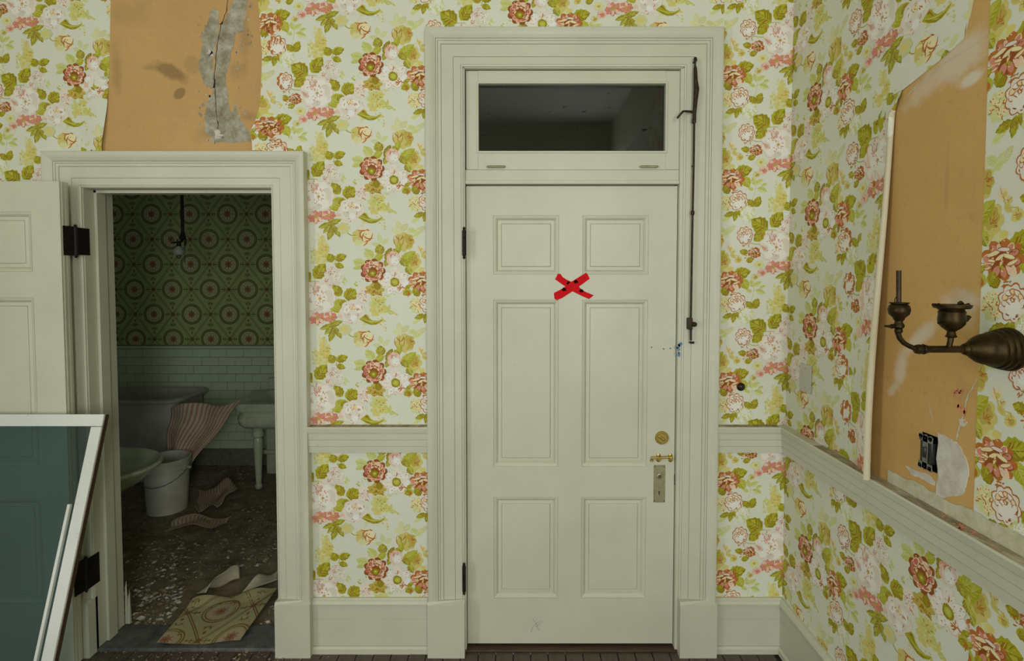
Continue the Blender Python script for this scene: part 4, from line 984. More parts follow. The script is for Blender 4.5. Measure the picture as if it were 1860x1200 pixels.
# red tape cross
tc_p = atY(1040, 521, YD)
tc = thing('tape_cross', (tc_p.x, YD, tc_p.z), 'red tape cross stuck on the white six-panel door', 'tape')
def tape(pts, y): return MB().prism([(lambda p: (p.x, y, p.z))(atY(a, b, YD)) for a, b in pts], (0, -.0006, 0))
t1 = tape([(1013, 497.5), (1018, 497), (1022, 503), (1030, 508), (1038, 511.5), (1051, 519.5), (1056, 525.5), (1064, 530), (1078.5, 536), (1070, 543), (1057, 537.5), (1040, 529), (1025, 519), (1008, 507)], YD - .0006).build('tape_strip', 'red_tape', tc)
t2 = tape([(1064.5, 495), (1067, 497.5), (1071, 506), (1052, 520), (1038, 530), (1021, 541), (1011.5, 545), (1007, 542), (1006, 532), (1023, 523), (1037, 512)], YD - .0014).build('tape_strip', 'red_tape', tc)
for (x, y, prt, yy) in ((1033, 514.5, t1, YD - .0013), (1056, 528, t1, YD - .0013), (1046, 511.5, t2, YD - .0021), (1024.5, 525.5, t2, YD - .0021)):
    p = atY(x, y, YD); k = 10
    MB().prism([(p.x + .0095 * (1 + .25 * math.sin(3 * i)) * math.cos(2 * math.pi * i / k), yy, p.z + .0085 * (1 + .25 * math.cos(2 * i)) * math.sin(2 * math.pi * i / k)) for i in range(k)], (0, -.0003, 0)).build('ink_mark', 'tape_ink', prt)

# transom operator
ypo = -.045
to_p = atY(1256, 622, ypo)
to = thing('transom_operator', tuple(to_p), 'dark iron transom opener rod with crank arm beside the transom window', 'rod')
q = lambda x, y, dy=0.0: atY(x, y, ypo + dy)
MB().tube([q(1262.5, 118), q(1260, 300), q(1257.5, 420), q(1255, 575), q(1255, 618)], .0048, 10).build('rod', 'rod_iron', to, smooth=True)
MB().tube([q(1262.8, 104), q(1263, 107), q(1263, 110), q(1262.8, 113), q(1262.6, 122)], [.005, .008, .008, .004, .004], 10).build('finial', 'rod_iron', to, smooth=True)
MB().tube([q(1263, 121), q(1263, 126), q(1263.5, 145), q(1265, 162), q(1263.5, 180), q(1261.5, 205), q(1261, 222)], [.006, .008, .009, .0125, .010, .008, .0085], 10).build('sleeve', 'rod_iron', to, smooth=True)
MB().tube([q(1260, 203), q(1248, 202, -.005), q(1241, 202, -.008), (q(1233, 211, -.004)), (q(1230, 215, 0))], .0048, 10).lathe([(-.008, .006), (.008, .006)], q(1259, 203), (1, 0, 0), 10).build('crank_arm', 'rod_iron', to, smooth=True)
for (y0, y1, r_) in ((216, 224, .009), (383, 390, .0085)): MB().lathe([(-.01, r_ * .7), (-.006, r_), (.006, r_), (.01, r_ * .7)], q(1260.5 if y0 < 300 else 1258, (y0 + y1) / 2), n=12).build('collar', 'rod_iron', to, smooth=True)
p = q(1254, 587); MB().box(p.x - .010, p.x + .008, p.y - .009, -.018, p.z - .028, p.z + .024).lathe([(0, .011), (.014, .011), (.018, .007)], (p.x + .010, p.y - .002, p.z - .004), (.6, -.8, 0), 14).build('bracket', 'rod_iron', to, bevel=.002)
p = q(1255, 622); MB().tube([p + Vector((-.006, 0, .002)), p, p + Vector((.014, 0, 0))], .0052, 10).build('pull_end', 'rod_iron', to, smooth=True)
for yy in (110, 300): 
    p = q(1262.8 - (yy - 110) * .012, yy); MB().tube([p, (p.x, -.018, p.z)], .004, 8).build('stand_off', 'rod_iron', to)

# push button on the papered wall
p = atY(1345, 702, 0)
pb = thing('bell_push', (p.x, -.002, p.z), 'small round dark bell push on the floral wallpaper', 'button')
MB().lathe([(0, .0185), (.004, .0185), (.009, .013), (.009, .010)], (p.x, -.002, p.z), (0, -1, 0), 22).build('collar', 'bronze', pb, smooth=True)
MB().lathe([(0, .0098), (.010, .0098), (.0125, .006), (.013, .001)], (p.x + .001, -.002, p.z), (0, -1, 0), 18).build('button', 'black_bakelite', pb, smooth=True)

# blank plate on the right wall
(ua, zt), (ub, zb_) = wru(1455, 658), wru(1475, 716)
bp = thing('blank_plate', (XR, -(ua + ub) / 2, zb_), 'plain pale cover plate near the corner on the right wall', 'cover plate')
MB().box(XR - .006, XR - .002, -ub, -ua, zb_, zt).build('plate', 'plate_paint', bp, bevel=.002)
for z_ in (zt - .02, zb_ + .02): MB().lathe([(0, .003), (.001, .002)], (XR - .006, -(ua + ub) / 2, z_), (-1, 0, 0), 8).build('screw', 'dull_brass', bp)

# uncovered switch
(ua, zt), (ub, zb_) = wru(1675, 786), wru(1703, 858)
zb_, zt = wru(1688, 853)[1], wru(1688, 788)[1]
sw = thing('light_switch', (XR, -(ua + ub) / 2, zb_), 'old wall switch without its cover plate beside white filler', 'switch')
uc = (ua + ub) / 2; hw_ = (ub - ua) / 2
wbx = MB(); t_ = .0016
wbx.box(XR + .050, XR + .052, -ub + .0005, -ua - .0005, zb_ + .0005, zt - .0005)
for (a_, b_, c_, d_) in ((-ub + .0005, -ub + t_, zb_ + .0005, zt - .0005), (-ua - t_, -ua - .0005, zb_ + .0005, zt - .0005), (-ub + t_, -ua - t_, zb_ + .0005, zb_ + t_), (-ub + t_, -ua - t_, zt - t_, zt - .0005)): wbx.box(XR + .001, XR + .050, a_, b_, c_, d_)
wbx.build('wall_box', 'dark_iron', sw)
MB().box(XR - .012, XR + .035, -(uc + hw_ * .72), -(uc - hw_ * .72), zb_ + .022, zt - .022).build('switch_body', 'black_bakelite', sw, bevel=.002)
MB().box(XR - .0145, XR - .0125, -(uc + hw_ * .30), -(uc - hw_ * .34), zb_ + .004, zt - .004).build('strap', 'zinc', sw, bevel=.001)
for z_, sg in ((zt - .004, -1), (zb_ + .004, 1)):
    mb = MB().box(XR - .0145, XR - .0115, -(uc + hw_ * .8), -(uc - hw_ * .8), min(z_, z_ + sg * .018), max(z_, z_ + sg * .018))
    for du in (-.7, 0, .7): mb.lathe([(0, .008), (.003, .008)], (XR - .0115, -(uc + du * hw_ * .85), z_ + sg * .004), (-1, 0, 0), 12)
    mb.build('mounting_ear', 'zinc', sw)
    for du in (-.55, .0, .55): MB().lathe([(0, .0028), (.002, .002)], (XR - .0148, -(uc + du * hw_), z_ + sg * .007), (-1, 0, 0), 8).build('screw', 'dark_iron', sw)
MB().box(XR - .020, XR - .014, -(uc + hw_ * .2), -(uc - hw_ * .2), (zb_ + zt) / 2 - .016, (zb_ + zt) / 2 + .016).build('toggle', 'black_bakelite', sw, bevel=.003)

# ------------------------------------------------------------------ wall sconce
ys = atX(1835, 640, XR).y; zs = atX(1835, 634, XR).z
def sc(px, py): return atY(px, py, ys)
sn = thing('wall_sconce', (XR, ys, zs), 'antique bronze gas and electric wall lamp on a ringed bell base', 'wall lamp')
MB().lathe([(0, .050), (.004, .054), (.010, .054), (.014, .050), (.018, .0515), (.023, .0515), (.027, .047), (.031, .0485), (.036, .0480), (.040, .0435), (.044, .0445), (.049, .0440), (.055, .040), (.068, .0385), (.080, .034), (.092, .0265), (.102, .019), (.108, .015), (.111, .0155), (.116, .0135), (.120, .010)], (XR, ys, zs), (-1, 0, 0), 36).build('backplate', 'bronze', sn, smooth=True)
xe = XR - .118; zA = zs
pa = sc(1680, 631)
MB().tube([(xe + .01, ys, zA), (pa.x, ys, zA)], .0088, 14).build('arm', 'bronze', sn, smooth=True)
MB().lathe([(-.016, .007), (-.014, .011), (-.006, .0125), (.002, .0105), (.004, .013), (.012, .0105), (.018, .009)], (sc(1674, 631).x, ys, zA), (1, 0, 0), 18).build('elbow_joint', 'bronze', sn, smooth=True)
e0 = sc(1665, 631); e0.z = zA
pts = [e0, sc(1652, 628.5), sc(1642, 623), sc(1634, 614), sc(1631, 604), sc(1630.5, 598)]
MB().tube(pts, [.0062, .006, .006, .0062, .0065, .007], 12).build('gas_arm', 'bronze', sn, smooth=True)
b0 = sc(1632, 604)
def zz(py): return sc(1632, py).z - b0.z
cv = MB().lathe([(zz(604), .007), (zz(602), .0095), (zz(597), .008), (zz(594), .012), (zz(590), .0125), (zz(586), .009), (zz(583), .0085), (zz(580), .012), (zz(577), .013), (zz(570), .0225), (zz(562), .0245), (zz(555), .022), (zz(552), .017), (zz(551), .021), (zz(549), .0215), (zz(548.5), .012)], b0, n=24).build('gas_burner', 'bronze', sn, smooth=True)
MB().tube([sc(1632.5, 552), sc(1632.5, 491)], .0056, 12).build('candle_tube', 'rod_iron', sn, smooth=True)
MB().tube([sc(1625, 550), sc(1625.5, 543), sc(1628, 539)], .0013, 6).build('spring', 'rod_iron', sn)
p = sc(1632, 593); MB().tube([p, sc(1618, 592.5), sc(1607, 592)], [.006, .004, .0025], 8).lathe([(-.002, .006), (.002, .006)], sc(1620, 592.5), (1, 0, 0), 8).build('gas_key', 'bronze', sn, smooth=True)
# electric socket
b1 = sc(1727, 631); b1.z = zA
MB().tube([b1 + Vector((-.014, 0, -.002)), b1 + Vector((-.004, 0, .008)), sc(1726.5, 618), sc(1727, 610)], .0065, 10).build('socket_stem', 'bronze', sn, smooth=True)
def zz(py): return sc(1727, py).z - b1.z
so = MB().lathe([(zz(613), .009), (zz(611), .013), (zz(608), .010), (zz(602), .0085), (zz(599), .013), (zz(595), .020), (zz(588), .0275), (zz(580), .029), (zz(570), .0275), (zz(566), .0285), (zz(563), .026), (zz(560), .024), (zz(556), .025)], b1, n=28).build('socket', 'bronze', sn, smooth=True)
rim = MB().lathe([(zz(560), .036), (zz(558), .039), (zz(553), .040), (zz(552.5), .028), (zz(559), .026)], b1, n=28).build('shade_ring', 'bronze', so, smooth=True)
for (a, b_, r_) in (((1694, 553), (1704, 553.5), .0035), ((1704, 556), (1706, 556), .008), ((1743, 549), (1747, 553), .006), ((1751, 556), (1760, 553.5), .005)):
    MB().tube([sc(*a), sc(*b_)], r_, 8).build('thumb_screw', 'bronze', so)
MB().tube([sc(1746, 581), sc(1753, 580)], .004, 8).prism([tuple(sc(1751, 585) + Vector((0, -.004, 0))), tuple(sc(1756, 584) + Vector((0, -.004, 0))), tuple(sc(1763.5, 575) + Vector((0, -.004, 0))), tuple(sc(1759, 572) + Vector((0, -.004, 0))), tuple(sc(1750, 574) + Vector((0, -.004, 0)))], (0, .009, 0)).build('switch_key', 'bronze', so, bevel=.002)
MB().tube([sc(1710, 586), sc(1704, 586)], [.0025, .0035], 8).build('thumb_screw', 'bronze', so)

# ------------------------------------------------------------------ open bathroom door, frame, hinges
YO = -.115
ox1 = atY(119, 700, YO).x; ox0 = ox1 - .83; oz0 = .012; oz1 = zY(329, YO)
d2 = thing('door_2', (ox1, YO, 0), kind='structure')
cx = lambda px, py=500: atY(px, py, YO).x
rows2 = [(zY(494, YO), zY(384, YO)), (zY(846, YO), zY(540, YO)), (zY(1096, YO), zY(906, YO))]
wcol = (.83 - .125 * 2 - .10) / 2; c1 = ox1 - .125
panelled(d2, lambda x, d, z: (x, YO + d, z), ox0, ox1, oz0, oz1, [(ox0 + .125, ox0 + .125 + wcol), (c1 - wcol, c1)], rows2, .045)
MB().box(ox1, ox1 + .003, YO + .010, YO + .018, oz0, oz1).box(ox1, ox1 + .003, YO + .028, YO + .038, oz0, oz1).build('edge_strip', 'trim_paint', d2)
for (ya, yb) in ((411, 464), (1016, 1074)):
    za, zb = zY(yb, YO + .05), zY(ya, YO + .05)
    yk = YO + .062
    h = MB().lathe([(-.010, .003), (-.004, .0065), (0, .0045), (.001, .0085), (zb - za - .001, .0085), (zb - za, .0045), (zb - za + .004, .0065), (zb - za + .010, .003)], (ox1 + .012, yk, za), n=12).build('hinge', 'dark_iron', d2, smooth=True, label='large dark iron hinge')
    MB().add([(ox1 + .0045, YO + .006, za), (ox1 + .012, yk, za), (ox1 + .012, yk, zb), (ox1 + .0045, YO + .006, zb)], [(0, 1, 2, 3)]).add([(ox1 + .0045, YO + .006, za), (ox1 + .009, yk, za), (ox1 + .009, yk, zb), (ox1 + .0045, YO + .006, zb)], [(3, 2, 1, 0)]).build('hinge_leaf', 'dark_iron', h, fixn=False)
    MB().box(BX0 + .0005, BX0 + .004, yk, .012, za + .004, zb - .004).build('hinge_leaf', 'dark_iron', h)
jb = thing('trim_7', ((BX0 + BX1) / 2, .07, 0), kind='structure')
MB().box(BX0 - .014, BX0, -.012, TW + .02, 0, BZ1).build('jamb', 'trim_paint', jb)
MB().box(BX1, BX1 + .014, -.012, TW + .02, 0, BZ1).build('jamb', 'trim_paint', jb)
MB().box(BX0 - .014, BX1 + .014, -.012, TW + .02, BZ1, BZ1 + .014).build('head_jamb', 'trim_paint', jb)
MB().box(BX0, BX0 + .014, .045, .10, 0, BZ1).build('door_stop', 'trim_paint', jb, bevel=.002)
MB().box(BX1 - .014, BX1, .045, .10, 0, BZ1).build('door_stop', 'trim_paint', jb, bevel=.002)
MB().box(BX0, BX1, .045, .10, BZ1 - .014, BZ1).build('door_stop', 'trim_paint', jb, bevel=.002)
MB().box(BX0 - .02, BX1 + .02, -.01, TW + .02, -.01, .014).build('threshold', 'grey_stone', jb, bevel=.005)
# broken lower end of the jamb trim
mb = MB()
for (x, z, w_) in ((BX0 + .002, .20, .010), (BX0 + .012, .13, .008), (BX0 + .019, .16, .006)):
    mb.add([(x, TW + .022, .015), (x + w_, TW + .022, .015), (x + w_, TW + .034, .015), (x, TW + .034, .015), (x + .002, TW + .024, z), (x + w_ * .5, TW + .03, z + .03)], [(0, 1, 5, 4), (1, 2, 5), (2, 3, 4, 5), (3, 0, 4), (0, 3, 2, 1)])
mb.build('splintered_trim', 'trim_paint', jb)

# ------------------------------------------------------------------ bathroom shell
XBL, XBR, ZBC = -4.35, -1.02, 3.5
wall('floor_bathroom', [(XBL, XBR, TW, YB1, -.05, 0.0)], 'dirt_floor')
wall('ceiling_bathroom', [(XBL, XBR, TW, YB1, ZBC, ZBC + .08)], 'ceiling_paint')
wall('wall_bathroom_left', [(XBL - .1, XBL, TW, YB1, 0, ZBC)], 'plain_wall')
wall('wall_bathroom_right', [(XBR, XBR + .1, TW, YB1, 0, ZBC)], 'plain_wall')
wb = wall('wall_bathroom_back', [(XBL - .1, XBR + .1, YB1, YB1 + .1, 0, ZBC)], 'grout')
ZW = zY(627, YB1)
# geometric paper
GP = dict(bg=(150, 166, 106), ln=(112, 108, 54), dk=(92, 92, 44), rt=(116, 78, 38), pale=(176, 178, 138), pk=(146, 118, 78), mid=(134, 138, 74), gold=(160, 120, 50))
TILE = []; TR = random.Random(2)
GW, GH = 68.6, 90.6
def geo(cx, cy):
    def ring(r, c, n=28): P([(cx + r * math.cos(2 * math.pi * k / n), cy + r * math.sin(2 * math.pi * k / n)) for k in range(n)], c)
    ring(18.6, 'dk'); ring(16.8, 'mid'); ring(15.6, 'dk'); ring(14.2, 'bg')
    ring(12.8, 'pale'); lobed(cx, cy, 11, 11, 10, 'mid', .12); lobed(cx, cy, 9.6, 9.6, 10, 'pale', .12)
    for k in range(8): ell(cx + 5.2 * math.cos(k * math.pi / 4), cy + 5.2 * math.sin(k * math.pi / 4), 3.2, 1.5, -45 * k, 'pk', 7, .05)
    for k in range(8): ell(cx + 3.4 * math.cos((k + .5) * math.pi / 4), cy + 3.4 * math.sin((k + .5) * math.pi / 4), 2.2, .8, -45 * k - 22, 'rt', 6, .05)
    ell(cx, cy, 2.0, 2.0, 0, 'rt', 8, 0)
    for sy in (-1, 1):
        for (dx, l) in ((0, 9), (-4, 6), (4, 6)): stroke(curve(cx + dx * .3, cy + sy * 23, cx + dx, cy + sy * (23 + l), 0), 1.6, 'dk')
        stroke(curve(cx - 6, cy + sy * 24, cx + 6, cy + sy * 24, .25 * sy), 1.5, 'dk'); ell(cx, cy + sy * 28, 2.0, 2.6, 0, 'mid', 7, 0); ell(cx, cy + sy * 34, 1.6, 2.2, 0, 'rt', 6, 0)
for (dx, dy) in ((0, 0), (.5, .5)):
    X_, Y_ = GW * (.25 + dx), GH * (.25 + dy)
    sx, sy = X_ + GW / 2, Y_
    for (a, b) in ((1, 1), (1, -1)):
        for o in (-1.3, 1.3): stroke([(sx + o, sy), (sx + o + GW / 2 * a, sy + GH / 2 * b)], 1.0, 'ln', False)
    P([(sx - 2.8, sy - 2.8), (sx + 2.8, sy - 2.8), (sx + 2.8, sy + 2.8), (sx - 2.8, sy + 2.8)], 'rt')
    for s_ in (-1, 1):
        stroke([(sx + s_ * 3, sy), (sx + s_ * 11, sy)], 1.2, 'dk', False); stroke([(sx + s_ * 8, sy - 3.4), (sx + s_ * 8, sy + 3.4)], 1.2, 'dk', False); ell(sx + s_ * 12, sy, 1.8, 1.4, 0, 'dk', 6, 0)
        for t_ in (-1, 1): ell(sx + s_ * 10, sy + t_ * 4, 1.5, 1.2, 0, 'mid', 6, 0)
    geo(X_, Y_)
GS = (D + YB1) / F
GEO, GBB = prep(TILE, 0, GS, GW * GS, GH * GS, 0, GP, 0.00005, 6)
pb_ = atY(200 + 205 / 2.727, 340 + 133 / 2.727, YB1)
gph = (pb_.x - GW * .25 * GS, pb_.z + GH * .25 * GS)
def map_bath(u, z, n): return (u, YB1 - n, z)
GBG = np.array(s2l(GP['bg']))
seam = atY(200 + 488 / 2.727, 500, YB1).x
for (a, b) in ((XBL, seam - 2 * GW * GS), (seam - 2 * GW * GS, seam - .0008), (seam + .0008, seam + 2 * GW * GS), (seam + 2 * GW * GS, XBR)):
    sheet('wallpaper_strip', wb, [[(XBL, ZW), (XBR, ZW), (XBR, ZBC), (XBL, ZBC)]], (a, b), gph, map_bath, tile=(GEO, GBB), lat=(GW * GS, GH * GS, 0), grid=.3, paper=GBG, ink=1.3)
# wall tiles, each a piece
tw_, th_ = .1525, .0765
me = MB().box(-tw_ / 2 + .0012, tw_ / 2 - .0012, -.008, 0, -th_ / 2 + .0012, th_ / 2 - .0012).build('tile', 'tile_glaze', wb, bevel=.002)
first = True; zt_ = ZW - .03; r = 0; rt = random.Random(5)
while zt_ - th_ * (r + 1) > .12:
    z_ = zt_ - th_ * (r + .5); x_ = XBL + .25 + (tw_ / 2 if r % 2 else 0)
    while x_ < XBR - .05:
        if first: o = me; first = False
        else: o = me.copy(); COL.objects.link(o)
        o.location = (x_, YB1 - rt.uniform(0, .0015), z_); x_ += tw_
    r += 1
MB().box(XBL, XBR, YB1 - .022, YB1, ZW - .028, ZW - .002).build('cap_moulding', 'tile_glaze', wb, bevel=.006)
MB().box(XBL, XBR, YB1 - .012, YB1, ZW - .002, ZW + .004).build('joint_strip', 'grout', wb)

# hanging light
YPd = 1.1
q = lambda x, y, dy=0.0: atY(x, y, YPd + dy)
pp = q(332, 430)
pe = thing('pendant_light', (pp.x, YPd, ZBC), 'bare bulb on a dark ceiling pipe in the green papered bathroom', 'ceiling lamp')
MB().tube([(pp.x, YPd, ZBC - .01), tuple(pp)], .0095, 12).build('pipe', 'dark_iron', pe, smooth=True)
MB().lathe([(0, .045), (-.01, .045), (-.03, .015)], (pp.x, YPd, ZBC), n=20).build('canopy', 'dark_iron', pe, smooth=True)
MB().lathe([(.03, .010), (.02, .014), (.008, .014), (0, .020), (-.012, .018), (-.020, .010)], pp, n=16).build('fitting', 'dark_iron', pe, smooth=True)
MB().tube([q(332, 436), q(327, 440), q(320, 440), q(311, 441)], [.008, .007, .006, .004], 10).tube([q(322, 434), q(322, 446)], .004, 8).tube([q(316, 437), q(316, 444)], .003, 8).build('gas_cock', 'dark_iron', pe, smooth=True)
MB().tube([q(335, 432), q(337, 436), q(336, 446)], .007, 10).build('stem', 'dark_iron', pe, smooth=True)
MB().tube([q(325, 441), q(325, 447)], [.012, .014], 12).build('lamp_holder', 'dark_iron', pe, smooth=True)
p = q(325, 457); MB().lathe([(.036, .012), (.028, .018), (.014, .029), (0, .033), (-.014, .030), (-.026, .019), (-.033, .001)], p, n=20).build('bulb', 'bulb_glass', pe, smooth=True)
pr = [q(325 + 3.6 * math.cos(2 * math.pi * k / 14), 465.5 + 3.2 * math.sin(2 * math.pi * k / 14), -.012) for k in range(15)]
MB().tube(pr, .003, 6).build('pull_ring', 'dark_iron', pe); MB().tube([q(335.5, 446), q(335.7, 478)], .0018, 6).build('pull_chain', 'dark_iron', pe)

# roll-rim bathtub by the doorway
def rrect(cx, cy, hx, hy, r, n=10):
    out = []
    for (sx, sy, a0) in ((1, 1, 0), (-1, 1, 90), (-1, -1, 180), (1, -1, 270)):
        for k in range(n + 1):
            a = R(a0 + 90 * k / n); out.append((cx + sx * (hx - r) + r * math.cos(a), cy + sy * (hy - r) + r * math.sin(a)))
    return out
def loft(mb, secs, close_end=True):
    n = len(secs[0]); vs_ = [p for s_ in secs for p in s_]
    fs = [(i * n + k, i * n + (k + 1) % n, (i + 1) * n + (k + 1) % n, (i + 1) * n + k) for i in range(len(secs) - 1) for k in range(n)]
    if close_end: fs.append(tuple((len(secs) - 1) * n + k for k in range(n)))
    return mb.add(vs_, fs)
def tub(t, cx, cy, hx, hy, zr, zb, rr, mat, rimr=.028):
    def sec(ins, z): return [(x, y, z) for x, y in rrect(cx, cy, hx - ins, hy - ins, max(.03, rr - ins * .8))]
    mb = MB()
    loft(mb, [sec(.10, zb), sec(.075, zb + .05), sec(.05, zb + .2), sec(.04, zr - .05), sec(.035, zr - rimr), sec(.01, zr - rimr), sec(0, zr - rimr * .6), sec(.0, zr - rimr * .3), sec(.012, zr), sec(.03, zr + .002), sec(.05, zr - .012), sec(.06, zr - .06), sec(.08, zb + .25), sec(.14, zb + .12), sec(.24, zb + .09)])
    return mb.build('tub_body', mat, t, smooth=True)
bt = thing('oval_basin', (-2.62, .74, 0), 'shallow oval white basin with a rolled rim just inside the bathroom', 'basin')
MB().lathe([(-.19, .16), (-.17, .22), (-.11, .32), (-.055, .385), (-.03, .41), (-.022, .425), (-.008, .432), (.0, .428), (.004, .415), (-.004, .398), (-.03, .38), (-.09, .31), (-.14, .20), (-.15, .02)], (-2.62, .74, .60), n=48, sx=1.0, sy=.80).build('bowl', 'porcelain', bt, smooth=True)
MB().lathe([(0, .15), (.04, .15), (.06, .10), (.30, .075), (.40, .11), (.43, .16)], (-2.70, .74, 0), n=24).build('pedestal', 'porcelain', bt, smooth=True)
# tall tub against the tiles
lt = thing('laundry_tub', (-3.36, 2.10, 0), 'dingy deep tub with a rolled lip against the tiled wall', 'tub')
tub(lt, -3.36, 2.10, .60, .27, .735, .16, .12, 'dingy_enamel', .034)
MB().box(-3.8, -2.9, 1.98, 2.26, 0, .18).build('plinth', 'dingy_enamel', lt, bevel=.01)
# pail
pc_ = atZ(303, 925, 0); bk_c = (pc_.x, 1.49, 0)
bu = thing('bucket', bk_c, 'white plastic pail with a wire handle behind the bathtub', 'bucket')
prof = [(0, .130), (.30, .146), (.302, .152), (.312, .152), (.314, .148), (.335, .149), (.337, .155), (.352, .155), (.354, .150), (.372, .151), (.375, .159), (.392, .159), (.394, .150), (.36, .146), (.03, .126), (.03, .001)]
MB().lathe(prof, bk_c, n=36).build('pail', 'bucket_plastic', bu, smooth=True)
hp = [(bk_c[0] + .158 * math.cos(R(a)), bk_c[1] + .158 * math.sin(R(a)), .30 - .06 * math.sin(R(max(0, min(180, a + 200)))) ) for a in range(-200, 21, 20)]
hp = [(bk_c[0] - .16 * math.cos(R(a)), bk_c[1] - .165 * math.sin(R(a)), .32 - .10 * math.sin(R(a))) for a in range(0, 181, 15)]
MB().tube(hp, .003, 6).build('wire_handle', 'zinc', bu, smooth=True)
MB().tube([hp[-1], (hp[-1][0] + .02, hp[-1][1] - .01, hp[-1][2])], .010, 8).build('handle_lug', 'bucket_plastic', bu)

# wash basin on turned legs
sk_l = atZ(467, 889, 0)
sx0 = atY(440, 740, 1.95).x; sk = thing('wash_basin', (sx0 + .35, 2.05, 0), 'white porcelain wash basin on turned legs by the tiled wall', 'sink')
zr = atY(470, 741, 1.80).z + .04
def sec(ins, z, dz=0): return [(x, y, z) for x, y in rrect(sx0 + .36, 2.05, .36 - ins, .30 - ins, max(.02, .11 - ins * .6))]
mb = MB(); loft(mb, [sec(.09, zr - .215), sec(.05, zr - .205), sec(.025, zr - .18), sec(.015, zr - .13), sec(.030, zr - .085), sec(.026, zr - .07), sec(.004, zr - .062), sec(0, zr - .045), sec(.0, zr - .012), sec(.008, zr), sec(.03, zr + .004), sec(.075, zr), sec(.10, zr - .03), sec(.16, zr - .10), sec(.22, zr - .12)])
mb.build('basin', 'porcelain', sk, smooth=True)
MB().box(sx0 + .04, sx0 + .70, 2.33, 2.385, zr - .02, zr + .10).build('splashback', 'porcelain', sk, bevel=.01)
lh = zr - .20
legp = [(0, .020), (.012, .028), (.03, .028), (.045, .020), (.06, .022), (lh * .5, .031), (lh - .12, .037), (lh - .10, .030), (lh - .085, .045), (lh - .06, .047), (lh - .045, .034), (lh - .02, .048), (lh, .048)]
for (x, y) in ((sk_l.x, sk_l.y + .03), (sk_l.x + .46, sk_l.y + .03)):
    MB().lathe(legp, (x, y, 0), n=20).build('leg', 'porcelain', sk, smooth=True)
MB().box(sx0 + .08, sx0 + .60, 2.18, 2.385, .0, zr - .14).box(sx0 + .05, sx0 + .62, 2.16, 2.385, .18, .22).build('pedestal_back', 'porcelain', sk, bevel=.01)

# ------------------------------------------------------------------ fallen paper
def warp(name, corners, nu, nv, f, mat, label, cat, group=None, solid=.0008, seed=1):
    """sheet between four 3D corners (bl, br, tr, tl) with a displacement f(s,t) -> Vector"""
    bl, br, tr_, tl_ = map(Vector, corners); vs_ = []; uv = []
    for j in range(nv + 1):
        for i in range(nu + 1):
            s_, t_ = i / nu, j / nv; p = (bl * (1 - s_) + br * s_) * (1 - t_) + (tl_ * (1 - s_) + tr_ * s_) * t_
            vs_.append(p + Vector(f(s_, t_))); uv.append((s_, t_, 0))
    fs = [(j * (nu + 1) + i, j * (nu + 1) + i + 1, (j + 1) * (nu + 1) + i + 1, (j + 1) * (nu + 1) + i) for j in range(nv) for i in range(nu)]
    me = bpy.data.meshes.new(name); me.from_pydata([tuple(v_) for v_ in vs_], [], fs); me.materials.append(MATS[mat])
    a = me.attributes.new('sheet', 'FLOAT_VECTOR', 'POINT'); a.data.foreach_set('vector', [x for u_ in uv for x in u_])
    me.polygons.foreach_set('use_smooth', [True] * len(fs)); o = link(name, me)
    md = o.modifiers.new('thickness', 'SOLIDIFY'); md.thickness = solid
    return tag(o, label, cat, group)
warp('paper_sheet', [atY(298, 845, 1.72), atY(345, 850, 1.68), atY(440, 724, 1.70), atY(306, 742, 1.76)], 28, 20,
     lambda s, t: (0.012 * math.sin(9 * t + 3 * s), -.02 * math.sin(3.1 * s) + .022 * math.sin(11 * s + 2 * t), .03 * math.sin(6 * s) * t), 'striped_paper', 'large striped paper sheet slumped between the tub and the wash basin', 'paper', 'fallen paper in the bathroom')
def floor_paper(pts, h, mat, label, seed, nu=22, nv=14):
    rr_ = random.Random(seed); a, b, c_, d_ = [rr_.uniform(0, 6) for _ in range(4)]
    cs = [atZ(x, y, .012) for x, y in pts]
    return warp('paper_scrap', cs, nu, nv, lambda s, t: (.01 * math.sin(9 * t + a), .015 * math.sin(8 * s + b), h * (max(0, math.sin(5 * s + c_ + 2 * t)) * .6 + abs(t - .5) ** 1.5 * 1.2 * (.5 + .5 * math.sin(7 * s + d_)))), mat, label, 'paper', 'fallen paper in the bathroom')
floor_paper([(352, 930), (402, 926), (438, 888), (362, 888)], .10, 'striped_paper', 'crumpled striped paper lying beside the pail', 3)
floor_paper([(302, 964), (396, 958), (424, 938), (318, 944)], .04, 'striped_paper', 'flattened brown paper scrap on the bathroom rubble in front of the pail', 5)
# scrap with the medallion print
c4 = [atZ(284, 1176, .012), atZ(436, 1168, .012), atZ(505, 1070, .012), atZ(352, 1096, .012)]
def map_scrap(u, v, n):
    s, t = u, v
    p = (c4[0] * (1 - s) + c4[1] * s) * (1 - t) + (c4[3] * (1 - s) + c4[2] * s) * t
    z = .006 + .010 * math.sin(4 * s + 1) ** 2 + .012 * smooth(.75, 1.0, t) * (1 + math.sin(11 * s)) + .010 * (1 - smooth(0, .2, s))
    return (p.x, p.y, p.z + z + n * 1.5)
wsc = (c4[1] - c4[0]).length; hsc = (c4[3] - c4[0]).length
GP2 = dict(GP, bg=(176, 172, 112), mid=(186, 178, 130), dk=(140, 112, 66), pale=(190, 172, 146), pk=(176, 140, 112), rt=(146, 96, 66), ln=(140, 104, 70))
GEO2, _ = prep(TILE, 0, GS, GW * GS, GH * GS, 0, GP2, 0.00005, 6)
TS = [(p * np.array([1 / wsc, 1 / hsc]) * .85, c, lv) for p, c, lv in GEO2]
TB = np.array([[p[:, 0].min(), p[:, 1].min(), p[:, 0].max(), p[:, 1].max()] for p, _, _ in TS])
